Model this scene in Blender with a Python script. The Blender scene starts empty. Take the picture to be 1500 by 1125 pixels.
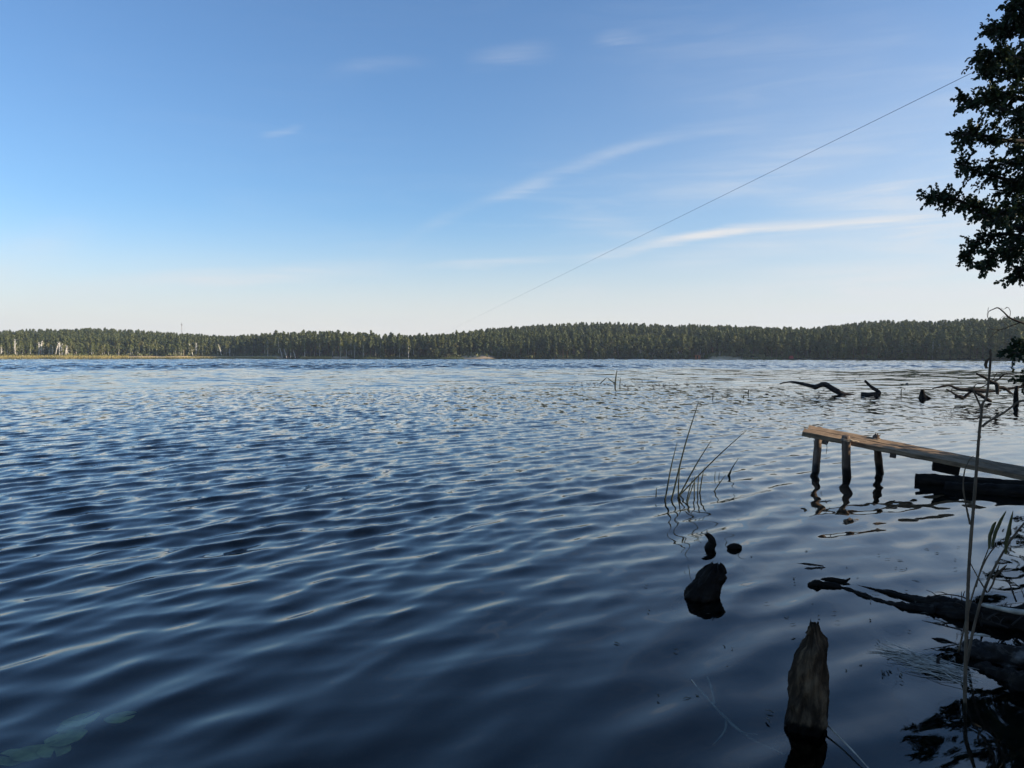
import bpy, bmesh, math, random
import numpy as np
from mathutils import Vector, Matrix, noise as mnoise

R = math.radians
scene = bpy.context.scene
COL = scene.collection
F = 1170.0                      # focal length in photo pixels
CAM_H = 1.9
PITCH = math.atan((562.5 - 521.3) / F)
SUN_AZ, SUN_EL = R(97), R(15)   # azimuth clockwise from the view direction (+Y)

# ------------------------------------------------------------------ camera
cam_d = bpy.data.cameras.new('camera')
cam = bpy.data.objects.new('camera', cam_d)
COL.objects.link(cam)
cam.location = (0, 0, CAM_H)
cam.rotation_euler = (math.pi / 2 - PITCH, 0, 0)
cam_d.sensor_width = 36
cam_d.lens = 36 * F / 1500
cam_d.clip_start = 0.05
cam_d.clip_end = 8000
scene.camera = cam

# ------------------------------------------------------------------ view
scene.view_settings.view_transform = 'Standard'
scene.view_settings.look = 'None'
scene.view_settings.exposure = 0.70
scene.view_settings.gamma = 1.0
scene.view_settings.use_curve_mapping = False

# ------------------------------------------------------------------ node helpers
class NT:
    def __init__(self, tree):
        self.t = tree
    def n(self, kind, **kw):
        nd = self.t.nodes.new(kind)
        for k, v in kw.items():
            setattr(nd, k, v)
        return nd
    def link(self, a, b):
        self.t.links.new(a, b)
    def setin(self, nd, key, v):
        s = nd.inputs[key]
        if hasattr(v, 'bl_idname') and hasattr(v, 'links') or isinstance(v, bpy.types.NodeSocket):
            self.t.links.new(v, s)
        else:
            s.default_value = v
    def m(self, op, a, b=0.0, c=None, clamp=False):
        nd = self.n('ShaderNodeMath', operation=op, use_clamp=clamp)
        self.setin(nd, 0, a)
        self.setin(nd, 1, b)
        if c is not None:
            self.setin(nd, 2, c)
        return nd.outputs[0]
    def vm(self, op, a, b=None):
        nd = self.n('ShaderNodeVectorMath', operation=op)
        self.setin(nd, 0, a)
        if b is not None:
            self.setin(nd, 3 if op == 'SCALE' else 1, b)
        return nd.outputs[0]
    def mixc(self, fac, a, b, blend='MIX'):
        nd = self.n('ShaderNodeMix', data_type='RGBA', blend_type=blend)
        self.setin(nd, 0, fac)
        self.setin(nd, 6, a)
        self.setin(nd, 7, b)
        return nd.outputs[2]
    def ramp(self, fac, stops):
        nd = self.n('ShaderNodeValToRGB')
        el = nd.color_ramp.elements
        while len(el) < len(stops):
            el.new(0.5)
        for e, (p, c) in zip(el, stops):
            e.position = p
            e.color = (*c, 1) if len(c) == 3 else c
        self.setin(nd, 0, fac)
        return nd.outputs[0]
    def smooth(self, x, lo, hi, a=0.0, b=1.0):
        nd = self.n('ShaderNodeMapRange', interpolation_type='SMOOTHSTEP')
        self.setin(nd, 0, x); self.setin(nd, 1, lo); self.setin(nd, 2, hi)
        self.setin(nd, 3, a); self.setin(nd, 4, b)
        return nd.outputs[0]
    def noise(self, vec, scale, detail=4, rough=0.55, out='Fac', distort=0.0):
        nd = self.n('ShaderNodeTexNoise')
        self.setin(nd, 'Vector', vec)
        nd.inputs['Scale'].default_value = scale
        nd.inputs['Detail'].default_value = detail
        nd.inputs['Roughness'].default_value = rough
        nd.inputs['Distortion'].default_value = distort
        return nd.outputs[out]

# ------------------------------------------------------------------ world: sky with thin cirrus
def az_el(px, py):
    d = ray(px, py)
    return math.atan2(d[0], d[1]), math.asin(d[2])

def ray(px, py):
    r, u = (px - 750) / F, (562.5 - py) / F
    s, c = math.sin(PITCH), math.cos(PITCH)
    d = np.array([r, u * s + c, u * c - s])
    return d / np.linalg.norm(d)

def build_world():
    w = bpy.data.worlds.new('World')
    scene.world = w
    w.use_nodes = True
    t = w.node_tree
    t.nodes.clear()
    g = NT(t)
    sky = g.n('ShaderNodeTexSky', sky_type='NISHITA')
    sky.sun_disc = False
    sky.sun_elevation = SUN_EL
    sky.sun_rotation = SUN_AZ
    sky.altitude = 150
    sky.air_density = 1.0
    sky.dust_density = 0.6
    sky.ozone_density = 1.6
    tc = g.n('ShaderNodeTexCoord')
    d = tc.outputs['Generated']
    sep = g.n('ShaderNodeSeparateXYZ'); g.link(d, sep.inputs[0])
    x, y, z = sep.outputs
    az = g.m('ARCTAN2', x, y)
    el = g.m('ARCSINE', z)
    comb = g.n('ShaderNodeCombineXYZ')
    g.link(az, comb.inputs[0]); g.link(el, comb.inputs[1])
    ae = comb.outputs[0]
    # streak noise: stretched along azimuth, slightly rising to the right
    mp = g.n('ShaderNodeMapping')
    g.link(ae, mp.inputs[0])
    mp.inputs['Rotation'].default_value = (0, 0, R(-13))
    mp.inputs['Scale'].default_value = (2.2, 19, 1)
    fib = g.noise(mp.outputs[0], 2.3, 7, 0.62, distort=0.7)
    mp3 = g.n('ShaderNodeMapping')
    g.link(ae, mp3.inputs[0])
    mp3.inputs['Rotation'].default_value = (0, 0, R(-16))
    mp3.inputs['Scale'].default_value = (3.2, 60, 1)
    fib2 = g.noise(mp3.outputs[0], 1.3, 8, 0.60, distort=0.5)
    mp2 = g.n('ShaderNodeMapping')
    g.link(ae, mp2.inputs[0])
    mp2.inputs['Location'].default_value = (3.1, 0.4, 0)
    mp2.inputs['Scale'].default_value = (2.0, 5.0, 1)
    big = g.noise(mp2.outputs[0], 1.3, 3, 0.5)
    # wobble so the streaks are not ruled lines
    wob = g.m('MULTIPLY', g.m('SUBTRACT', big, 0.5), 0.035)
    fine = g.m('MULTIPLY', g.m('SUBTRACT', fib, 0.5), 0.02)
    elw = g.m('ADD', g.m('ADD', el, wob), fine)
    total = None
    # each streak: three photo points (start, middle, end), half width in px, strength
    streaks = [((560, 368), (700, 300), (1200, 168), 8, 0.22),
               ((840, 385), (1010, 352), (1330, 317), 6, 0.80),
               ((930, 398), (1080, 372), (1330, 338), 16, 0.30),
               ((600, 394), (740, 389), (850, 380), 5, 0.40),
               ((680, 94), (750, 86), (815, 77), 12, 0.17),
               ((868, 57), (905, 50), (945, 43), 7, 0.15),
               ((380, 195), (410, 190), (445, 182), 4, 0.20),
               ((470, 105), (550, 95), (640, 98), 8, 0.08),
               ((60, 424), (280, 408), (580, 386), 9, 0.55),
               ((-100, 440), (20, 382), (150, 345), 22, 0.20),
               ((1200, 310), (1350, 300), (1600, 262), 26, 0.22),
               ((880, 300), (1100, 250), (1450, 170), 30, 0.16),
               ((1000, 420), (1250, 405), (1600, 380), 14, 0.35),
               ((820, 330), (930, 345), (1010, 372), 16, 0.16),
               ((300, 470), (430, 468), (600, 478), 4, 0.0)]
    for p0, p1, p2, hw, st in streaks:
        if st == 0:
            continue
        A = [az_el(*p) for p in (p0, p1, p2)]
        c2, c1, c0 = np.polyfit([a[0] for a in A], [a[1] for a in A], 2)
        yc = g.m('MULTIPLY_ADD', g.m('MULTIPLY_ADD', az, float(c2), float(c1)), az, float(c0))
        dist = g.m('ABSOLUTE', g.m('SUBTRACT', elw, yc))
        core = g.smooth(dist, 0.0, hw / F * 1.9, 1.0, 0.0)
        L = A[2][0] - A[0][0]
        env = g.m('MULTIPLY', g.smooth(az, A[0][0] - 0.1 * L, A[0][0] + 0.4 * L),
                  g.smooth(az, A[2][0] - 0.5 * L, A[2][0] + 0.12 * L, 1.0, 0.0))
        tex = g.m('MULTIPLY', g.smooth(fib2, 0.30, 0.68, 0.35, 1.15), g.smooth(fib, 0.25, 0.62, 0.45, 1.15))
        v = g.m('MULTIPLY', g.m('MULTIPLY', core, env), g.m('MULTIPLY', tex, st))
        total = v if total is None else g.m('ADD', total, v)
    # soft veil of cirrus, denser low down and to the right
    veil = g.m('MULTIPLY', g.smooth(fib, 0.38, 0.78), g.smooth(big, 0.36, 0.7))
    right = g.m('MULTIPLY', g.smooth(az, -0.15, 0.45, 0.20, 1.0), g.smooth(el, 0.02, 0.34, 1.0, 0.15))
    total = g.m('ADD', total, g.m('MULTIPLY', g.m('MULTIPLY', veil, right), 0.85), clamp=True)
    total = g.m('MULTIPLY', total, g.smooth(el, 0.0, 0.05, 0.25, 1.0))
    haze_r = g.m('MULTIPLY', g.smooth(az, -0.15, 0.60), g.smooth(el, 0.12, 0.50, 0.36, 0.0))
    total = g.m('ADD', total, g.m('MULTIPLY', haze_r, g.smooth(big, 0.25, 0.7, 0.75, 1.15)), clamp=True)
    # low milky band over the horizon
    band = g.smooth(el, 0.0, 0.20, 1.0, 0.0)
    band = g.m('POWER', band, 1.5)
    band = g.m('MULTIPLY', band, 0.95)
    low = g.m('MULTIPLY', g.smooth(fib, 0.35, 0.7), g.smooth(el, 0.02, 0.12, 0.18, 0.0))
    col = g.mixc(1.0, sky.outputs[0], (0.62, 0.82, 1.06, 1), 'MULTIPLY')
    col = g.mixc(band, col, (4.45, 4.22, 4.05, 1))
    col = g.mixc(low, col, (3.4, 3.6, 3.9, 1))
    col = g.mixc(total, col, (4.0, 4.1, 4.25, 1))
    bg = g.n('ShaderNodeBackground')
    g.link(col, bg.inputs[0])
    bg.inputs[1].default_value = 0.12
    out = g.n('ShaderNodeOutputWorld')
    g.link(bg.outputs[0], out.inputs[0])
    w.cycles.sampling_method = 'MANUAL'
    w.cycles.sample_map_resolution = 1024

build_world()

# ------------------------------------------------------------------ sun
sun_d = bpy.data.lights.new('sun', 'SUN')
sun_d.energy = 5.0
sun_d.angle = R(0.55)
sun_d.color = (1.0, 0.84, 0.64)
sun = bpy.data.objects.new('sun', sun_d)
COL.objects.link(sun)
SUN_DIR = Vector((math.sin(SUN_AZ) * math.cos(SUN_EL), math.cos(SUN_AZ) * math.cos(SUN_EL), math.sin(SUN_EL)))
sun.rotation_euler = SUN_DIR.to_track_quat('Z', 'Y').to_euler()
sun.location = (60, 10, 40)

scene.cycles.max_bounces = 10
scene.cycles.transparent_max_bounces = 16
scene.cycles.caustics_reflective = False
scene.cycles.caustics_refractive = True
scene.cycles.sample_clamp_indirect = 3.0
sun_d.cycles.use_multiple_importance_sampling = False
scene.cycles.use_denoising = True
scene.cycles.volume_bounces = 1

# ------------------------------------------------------------------ geometry helpers
def water_pt(px, py, h=0.0):
    """the point at height h seen at a photo pixel"""
    d = ray(px, py)
    t = (h - CAM_H) / d[2]
    return Vector((d[0] * t, d[1] * t, h))

def at(px, py, depth):
    """the point at distance `depth` along +Y seen at a photo pixel"""
    d = ray(px, py)
    t = depth / d[1]
    return Vector((d[0] * t, depth, CAM_H + d[2] * t))

class MB:
    """collects vertices, faces and uvs of one mesh"""
    def __init__(self):
        self.v, self.f, self.uv, self.mi = [], [], [], []
        self.n = 0
    def add(self, v, f, uv=None, mi=0):
        v = np.asarray(v, float).reshape(-1, 3)
        self.v.append(v)
        for k, face in enumerate(f):
            self.f.append([i + self.n for i in face])
            self.mi.append(mi)
            self.uv.append(uv[k] if uv else [(0, 0)] * len(face))
        self.n += len(v)
        return self
    def quads(self, v4, mi=0):
        """v4: (n,4,3) array of separate quads"""
        n = len(v4)
        self.v.append(v4.reshape(-1, 3))
        idx = (np.arange(n * 4) + self.n).reshape(n, 4)
        self.f.extend(idx.tolist())
        self.uv.extend([[(0, 0), (1, 0), (1, 1), (0, 1)]] * n)
        self.mi.extend([mi] * n)
        self.n += n * 4
        return self
    def mesh(self, name, mats, smooth=True):
        me = bpy.data.meshes.new(name)
        me.from_pydata(np.concatenate(self.v).tolist(), [], self.f)
        for m in mats:
            me.materials.append(m)
        uvl = me.uv_layers.new(name='UVMap')
        flat = [c for f in self.uv for p in f for c in p]
        uvl.data.foreach_set('uv', flat)
        me.polygons.foreach_set('material_index', self.mi)
        me.polygons.foreach_set('use_smooth', [smooth] * len(self.f))
        me.update()
        return me
    def build(self, name, mats, parent=None, smooth=True):
        if not isinstance(mats, (list, tuple)):
            mats = [mats]
        o = bpy.data.objects.new(name, self.mesh(name, mats, smooth))
        COL.objects.link(o)
        if parent is not None:
            o.parent = parent
        return o

def tag(o, label=None, cat=None, group=None, kind=None):
    if label: o['label'] = label
    if cat: o['category'] = cat
    if group: o['group'] = group
    if kind: o['kind'] = kind
    return o

def empty(name, loc, label, cat, group=None):
    o = bpy.data.objects.new(name, None)
    o.empty_display_size = 0.1
    COL.objects.link(o)
    o.location = loc
    return tag(o, label, cat, group)

def fbm(p, oct_=3):
    return mnoise.fractal(Vector(p), 1.0, 2.0, oct_)

def tube(mb, pts, radii, sides=8, rough=0.0, rscale=6.0, seed=0, cap=True, sub=1, ridge=0.0, mi=0, squash=1.0, fine=0.0):
    """a tapered limb along a polyline; rough = relative radial noise, ridge = lengthwise fibres"""
    P = [Vector(p) for p in pts]
    Rr = list(radii)
    if sub > 1:
        P2, R2 = [], []
        n = len(P)
        for i in range(n - 1):
            p0, p1, p2, p3 = P[max(i - 1, 0)], P[i], P[i + 1], P[min(i + 2, n - 1)]
            for k in range(sub):
                t = k / sub
                q = 0.5 * ((2 * p1) + (p2 - p0) * t + (2 * p0 - 5 * p1 + 4 * p2 - p3) * t * t + (3 * p1 - p0 - 3 * p2 + p3) * t ** 3)
                P2.append(q); R2.append(Rr[i] * (1 - t) + Rr[i + 1] * t)
        P2.append(P[-1]); R2.append(Rr[-1])
        P, Rr = P2, R2
    n = len(P)
    verts, uvs_v = [], []
    tprev = None
    L = 0
    up = None
    for i in range(n):
        a, b = P[max(i - 1, 0)], P[min(i + 1, n - 1)]
        t = (b - a).normalized() if (b - a).length > 1e-9 else Vector((0, 0, 1))
        if up is None:
            up = Vector((0, 0, 1)) if abs(t.z) < 0.9 else Vector((1, 0, 0))
        u = (up - t * up.dot(t)).normalized()
        up = u
        w = t.cross(u)
        if i: L += (P[i] - P[i - 1]).length
        for k in range(sides):
            an = 2 * math.pi * k / sides
            dr = u * math.cos(an) * squash + w * math.sin(an)
            q = P[i] + dr * Rr[i]
            s = 1.0
            if rough:
                s += rough * fbm((q.x * rscale + seed, q.y * rscale, q.z * rscale))
            if fine:
                s += fine * mnoise.ridged_multi_fractal(Vector((q.x * rscale * 3.1 + seed, q.y * rscale * 3.1, q.z * rscale * 3.1)), 1.0, 2.0, 4, 1.0, 2.0) - fine * .9
            if ridge:
                s += ridge * mnoise.noise(Vector((math.cos(an) * 3.1 + seed, math.sin(an) * 3.1, L * 1.5)))
            verts.append(P[i] + dr * Rr[i] * s)
            uvs_v.append((k / sides, L))
    faces, uv = [], []
    for i in range(n - 1):
        for k in range(sides):
            k2 = (k + 1) % sides
            faces.append([i * sides + k, i * sides + k2, (i + 1) * sides + k2, (i + 1) * sides + k])
            v0, v1 = uvs_v[i * sides][1], uvs_v[(i + 1) * sides][1]
            u0, u1 = k / sides, (k + 1) / sides
            uv.append([(u0, v0), (u1, v0), (u1, v1), (u0, v1)])
    if cap:
        faces.append(list(range(sides))[::-1]); uv.append([(0, 0)] * sides)
        faces.append([(n - 1) * sides + k for k in range(sides)]); uv.append([(0, L)] * sides)
    mb.add([tuple(v) for v in verts], faces, uv, mi)
    return mb

def cards(P, size, rng, out=None, bias=0.5, aspect=1.0, jit=0.35):
    """(n,4,3) leaf cards of random orientation round points P"""
    n = len(P)
    nr = rng.normal(size=(n, 3))
    if out is not None:
        nr = nr * (1 - bias) + out * bias * 1.7
    nr /= np.linalg.norm(nr, axis=1, keepdims=True) + 1e-9
    a = rng.normal(size=(n, 3))
    a -= nr * np.sum(a * nr, axis=1, keepdims=True)
    a /= np.linalg.norm(a, axis=1, keepdims=True) + 1e-9
    b = np.cross(nr, a)
    s = (size * rng.uniform(0.6, 1.35, (n, 1)))
    q = np.stack([P - a * s, P - b * s * aspect * rng.uniform(1 - jit, 1 + jit, (n, 1)), P + a * s,
                  P + b * s * aspect * rng.uniform(1 - jit, 1 + jit, (n, 1))], axis=1)
    q += rng.normal(size=q.shape) * s[:, None] * 0.12
    return q

# ------------------------------------------------------------------ materials
MATS = {}
def mat(name):
    m = bpy.data.materials.new(name)
    m.use_nodes = True
    m.node_tree.nodes.clear()
    g = NT(m.node_tree)
    out = g.n('ShaderNodeOutputMaterial')
    MATS[name] = m
    return m, g, out

def principled(g, out, color, rough=0.8, spec=0.3, normal=None):
    p = g.n('ShaderNodeBsdfPrincipled')
    g.setin(p, 'Base Color', color)
    g.setin(p, 'Roughness', rough)
    p.inputs['Specular IOR Level'].default_value = spec
    if normal is not None:
        g.link(normal, p.inputs['Normal'])
    g.link(p.outputs[0], out.inputs[0])
    return p

def bump(g, h, strength=0.5, dist=0.02):
    b = g.n('ShaderNodeBump')
    b.inputs['Strength'].default_value = strength
    b.inputs['Distance'].default_value = dist
    g.link(h, b.inputs['Height'])
    return b.outputs[0]

def foliage_mat(name, cols, trans=0.25, rough=0.6):
    """cols: ramp of leaf colours over a per-tree random value mixed with fine noise"""
    m, g, out = mat(name)
    oi = g.n('ShaderNodeObjectInfo')
    geo = g.n('ShaderNodeNewGeometry')
    v = g.m('ADD', g.m('MULTIPLY', oi.outputs['Random'], 0.72), g.m('MULTIPLY', geo.outputs['Random Per Island'], 0.28))
    n = len(cols)
    c = g.ramp(v, [(i / (n - 1), cc) for i, cc in enumerate(cols)])
    d = g.n('ShaderNodeBsdfDiffuse'); g.link(c, d.inputs[0])
    tr = g.n('ShaderNodeBsdfTranslucent'); g.link(c, tr.inputs[0])
    mx = g.n('ShaderNodeMixShader'); mx.inputs[0].default_value = trans
    g.link(d.outputs[0], mx.inputs[1]); g.link(tr.outputs[0], mx.inputs[2])
    gl = g.n('ShaderNodeBsdfGlossy'); gl.inputs['Roughness'].default_value = rough
    mx2 = g.n('ShaderNodeMixShader'); mx2.inputs[0].default_value = 0.03
    g.link(mx.outputs[0], mx2.inputs[1]); g.link(gl.outputs[0], mx2.inputs[2])
    g.link(mx2.outputs[0], out.inputs[0])
    return m

def wood_mat(name, c0, c1, c2, su=10, sv=2.0, rough=0.85, spec=0.25, bstr=0.6, wet=None):
    m, g, out = mat(name)
    uv = g.n('ShaderNodeUVMap')
    mp = g.n('ShaderNodeMapping'); g.link(uv.outputs[0], mp.inputs[0])
    mp.inputs['Scale'].default_value = (su, sv, 1)
    tc = g.n('ShaderNodeTexCoord')
    grain = g.noise(mp.outputs[0], 2.0, 8, 0.65, distort=0.6)
    blot = g.noise(tc.outputs['Object'], 6.0, 5, 0.6)
    v = g.m('ADD', g.m('MULTIPLY', grain, 0.65), g.m('MULTIPLY', blot, 0.45))
    c = g.ramp(v, [(0.36, c0), (0.55, c1), (0.74, c2)])
    if wet:   # a damp zone reaching up from the water line, with an uneven edge
        geo = g.n('ShaderNodeNewGeometry')
        sp = g.n('ShaderNodeSeparateXYZ'); g.link(geo.outputs['Position'], sp.inputs[0])
        zz = g.m('ADD', sp.outputs[2], g.m('MULTIPLY', g.m('SUBTRACT', blot, 0.5), 0.14))
        w = g.smooth(zz, wet * 0.5, wet, 1.0, 0.0)
        c = g.mixc(w, c, tuple(x * 0.32 for x in c0) + (1,))
        rr = g.m('SUBTRACT', rough, g.m('MULTIPLY', w, 0.35))
    else:
        rr = rough
    principled(g, out, c, rr, spec, bump(g, v, bstr, 0.02))
    return m

def plain_mat(name, color, rough=0.7, spec=0.3, var=0.25, scale=8.0):
    m, g, out = mat(name)
    tc = g.n('ShaderNodeTexCoord')
    nz = g.noise(tc.outputs['Object'], scale, 4, 0.6)
    lo = tuple(c * (1 - var) for c in color) + (1,)
    hi = tuple(min(c * (1 + var), 1) for c in color) + (1,)
    c = g.mixc(g.smooth(nz, 0.3, 0.7), lo, hi)
    principled(g, out, c, rough, spec, bump(g, nz, 0.3, 0.01))
    return m

M_PINE = foliage_mat('pine_needles', trans=0.10, cols=[(0.048, 0.070, 0.028), (0.085, 0.105, 0.036), (0.125, 0.135, 0.046), (0.060, 0.085, 0.036)])
M_BIRCHLEAF = foliage_mat('birch_leaves', [(0.120, 0.145, 0.038), (0.150, 0.170, 0.042), (0.185, 0.180, 0.050), (0.110, 0.140, 0.045)], 0.35)
M_BROAD = foliage_mat('broad_leaves', [(0.060, 0.085, 0.030), (0.100, 0.125, 0.036), (0.145, 0.150, 0.045), (0.200, 0.175, 0.065)], 0.3)
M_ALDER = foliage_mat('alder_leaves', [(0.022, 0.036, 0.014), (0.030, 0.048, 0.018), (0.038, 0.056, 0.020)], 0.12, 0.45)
M_PINEBARK = plain_mat('pine_bark', (0.14, 0.085, 0.06), 0.9, 0.1, 0.35, 2.0)
M_BIRCHBARK = plain_mat('birch_bark', (0.68, 0.64, 0.57), 0.8, 0.1, 0.35, 3.0)
M_DARKBARK = plain_mat('dark_bark', (0.045, 0.038, 0.033), 0.9, 0.15, 0.4, 12.0)
M_ROT = wood_mat('rotten_wood', (0.008, 0.006, 0.004), (0.042, 0.029, 0.019), (0.17, 0.115, 0.068), 7, 6.0, 0.9, 0.06, 1.0, wet=0.07)
M_WETWOOD = wood_mat('wet_wood', (0.004, 0.0032, 0.0025), (0.010, 0.008, 0.006), (0.030, 0.023, 0.017), 8, 2.0, 0.75, 0.10, 0.9)
M_DRIFT = wood_mat('driftwood', (0.012, 0.011, 0.010), (0.030, 0.026, 0.023), (0.075, 0.066, 0.058), 8, 2.0, 0.85, 0.15, 0.6)
M_PLANK = wood_mat('weathered_plank', (0.07, 0.052, 0.038), (0.26, 0.18, 0.11), (0.45, 0.32, 0.20), 16, 0.7, 0.85, 0.12, 0.8)
M_POST = wood_mat('pier_post_wood', (0.06, 0.042, 0.030), (0.15, 0.105, 0.075), (0.30, 0.22, 0.16), 7, 1.2, 0.8, 0.2, 0.6, wet=0.2)
M_REED = plain_mat('dry_reed', (0.10, 0.075, 0.050), 0.75, 0.2, 0.35, 10)
M_REEDPALE = plain_mat('bleached_reed', (0.36, 0.32, 0.26), 0.75, 0.2, 0.3, 14)
M_REEDLEAF = plain_mat('reed_leaf', (0.085, 0.088, 0.035), 0.6, 0.3, 0.4, 9)
M_RUSH = plain_mat('rush_green', (0.030, 0.036, 0.018), 0.6, 0.3, 0.3, 9)
M_ROPE = plain_mat('rope', (0.36, 0.31, 0.24), 0.9, 0.1, 0.25, 40)
M_PAD = plain_mat('lily_pad', (0.50, 0.47, 0.17), 0.55, 0.4, 0.4, 9)
M_PADDARK = plain_mat('floating_leaf', (0.055, 0.050, 0.032), 0.6, 0.3, 0.5, 9)
M_CABLE = plain_mat('cable_grey', (0.28, 0.34, 0.45), 0.6, 0.2, 0.1, 2)

# ------------------------------------------------------------------ shapes of the land
PXS = [-1200, -300, 0, 200, 370, 400, 500, 650, 800, 1000, 1200, 1400, 1500, 1600, 1900, 2600]
DS = [700, 650, 640, 650, 640, 600, 560, 520, 500, 480, 450, 425, 415, 405, 360, 300]
TOPX = [-1200, -100, 0, 43, 80, 86, 92, 143, 200, 267, 333, 367, 400, 450, 500, 523, 567, 595, 623, 650, 667, 700, 733, 767, 800, 833, 883, 933, 967, 983, 1017, 1050, 1100, 1133, 1183, 1200, 1233, 1267, 1300, 1333, 1383, 1417, 1467, 1500, 1600, 1900, 2600]
TOPY = [490, 488, 487, 484, 484, 486, 484, 482, 485, 490, 494, 493, 489, 487, 489, 489, 493, 494.5, 494, 492, 490, 485, 482, 480, 478, 475.5, 473.5, 476, 478, 479, 476.5, 479, 480.5, 481.5, 483, 482, 478.5, 474, 472.5, 472.5, 473, 470, 468, 467, 462, 455, 450]
OFFX = [-1200, 0, 340, 380, 560, 650, 800, 1000, 1500, 2600]
OFFS = [340, 340, 260, 90, 90, 130, 200, 210, 210, 230]

def th2px(th):
    return 750 + F * np.tan(np.clip(th, -1.35, 1.35))

def shore_d(px):
    return np.interp(px, PXS, DS) + 5 * np.sin(px / 23.0) + 3 * np.sin(px / 9.0 + 1)

def ridge(px):
    """offset of the ridge behind the shore and its ground height"""
    off = np.interp(px, OFFX, OFFS)
    th = np.arctan((px - 750) / F)
    dep = (shore_d(px) + off) * np.cos(th)
    top = CAM_H + (521.3 - np.interp(px, TOPX, TOPY)) / F * dep
    return off, np.maximum(top - 12.6, 0.8)

NEAR = np.array([(-300, -60), (-60, -12), (-12, -1.2), (-4, 0.9), (0, 1.9), (2.0, 2.5), (3.7, 4.2), (5.4, 6.6), (7.7, 10), (8.7, 12), (10.0, 14),
                 (16, 21), (25, 31), (36, 43), (62, 75), (112, 130), (200, 200), (360, 250), (700, 100), (700, -400), (-300, -400)], float)

def near_sd(X, Y):
    """signed distance to the near bank: positive over water"""
    P = np.stack([X, Y], -1)
    best = np.full(X.shape, 1e9)
    inside = np.zeros(X.shape, bool)
    n = len(NEAR)
    for i in range(n):
        a, b = NEAR[i], NEAR[(i + 1) % n]
        ab = b - a
        t = np.clip(((P - a) @ ab) / (ab @ ab), 0, 1)
        best = np.minimum(best, np.hypot(P[..., 0] - a[0] - t * ab[0], P[..., 1] - a[1] - t * ab[1]))
        cond = ((a[1] > Y) != (b[1] > Y)) & (X < (b[0] - a[0]) * (Y - a[1]) / (b[1] - a[1] + 1e-12) + a[0])
        inside ^= cond
    return np.where(inside, -best, best)

def sstep(a, b, x):
    t = np.clip((x - a) / (b - a), 0, 1)
    return t * t * (3 - 2 * t)

BEACH = ((-1300, 182, 12, .75), (185, 412, 10, 1.0), (482, 512, 10, .8), (676, 722, 12, 1.3), (1040, 1085, 10, 1.0), (1100, 1120, 6, .6))
def beach(px):
    m = np.zeros_like(np.asarray(px, float))
    for a, b, w, k in BEACH:
        m = np.maximum(m, k * sstep(a - 6, a + 6, px) * sstep(b + 6, b - 6, px))
    return m

def ground_z(X, Y):
    X = np.asarray(X, float); Y = np.asarray(Y, float)
    r = np.hypot(X, Y); th = np.arctan2(X, Y)
    px = th2px(th)
    front = np.abs(th) < 1.3
    D = shore_d(px); off, G = ridge(px)
    s = r - D
    zf = np.where(s < 0, np.maximum(-2.2, s * 0.06), 0.0)
    rise = np.clip((s - 6) / np.maximum(off - 6, 1), 0, 1)
    bank = 0.45 + 1.15 * beach(px)
    up = np.minimum(np.maximum(s, 0) * 0.18, bank) + np.maximum(G - bank, 0) * rise - np.clip((s - off - 40) / 400, 0, 1) * (G * 0.8)
    zf = np.where(s > 0, up, zf)
    zf = np.where(front, zf, np.where(Y < 0, -2.2, zf))
    sd = near_sd(X, Y)
    zn = np.where(sd > 0, -np.minimum(0.10 + sd * 0.17, 2.2), np.minimum(-sd * 0.35, 0.42) + np.clip((-sd - 3) * 0.03, 0, 3) - 0.06)
    return np.maximum(zf, zn)

def poly_grid_mesh(name, X, Y, Z, attrs=None):
    nr, nc = X.shape
    co = np.stack([X, Y, Z], -1).reshape(-1, 3).astype(np.float32)
    i = np.arange(nr - 1)[:, None] * nc + np.arange(nc - 1)[None]
    q = np.stack([i, i + 1, i + nc + 1, i + nc], -1).reshape(-1, 4).astype(np.int32)
    me = bpy.data.meshes.new(name)
    me.vertices.add(len(co)); me.vertices.foreach_set('co', co.ravel())
    me.loops.add(q.size); me.loops.foreach_set('vertex_index', q.ravel())
    me.polygons.add(len(q))
    me.polygons.foreach_set('loop_start', np.arange(0, q.size, 4, dtype=np.int32))
    me.polygons.foreach_set('loop_total', np.full(len(q), 4, np.int32))
    me.polygons.foreach_set('use_smooth', np.ones(len(q), bool))
    for k, v in (attrs or {}).items():
        a = me.attributes.new(k, 'FLOAT', 'POINT')
        a.data.foreach_set('value', v.ravel().astype(np.float32))
    me.update(); me.validate()
    return me

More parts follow.
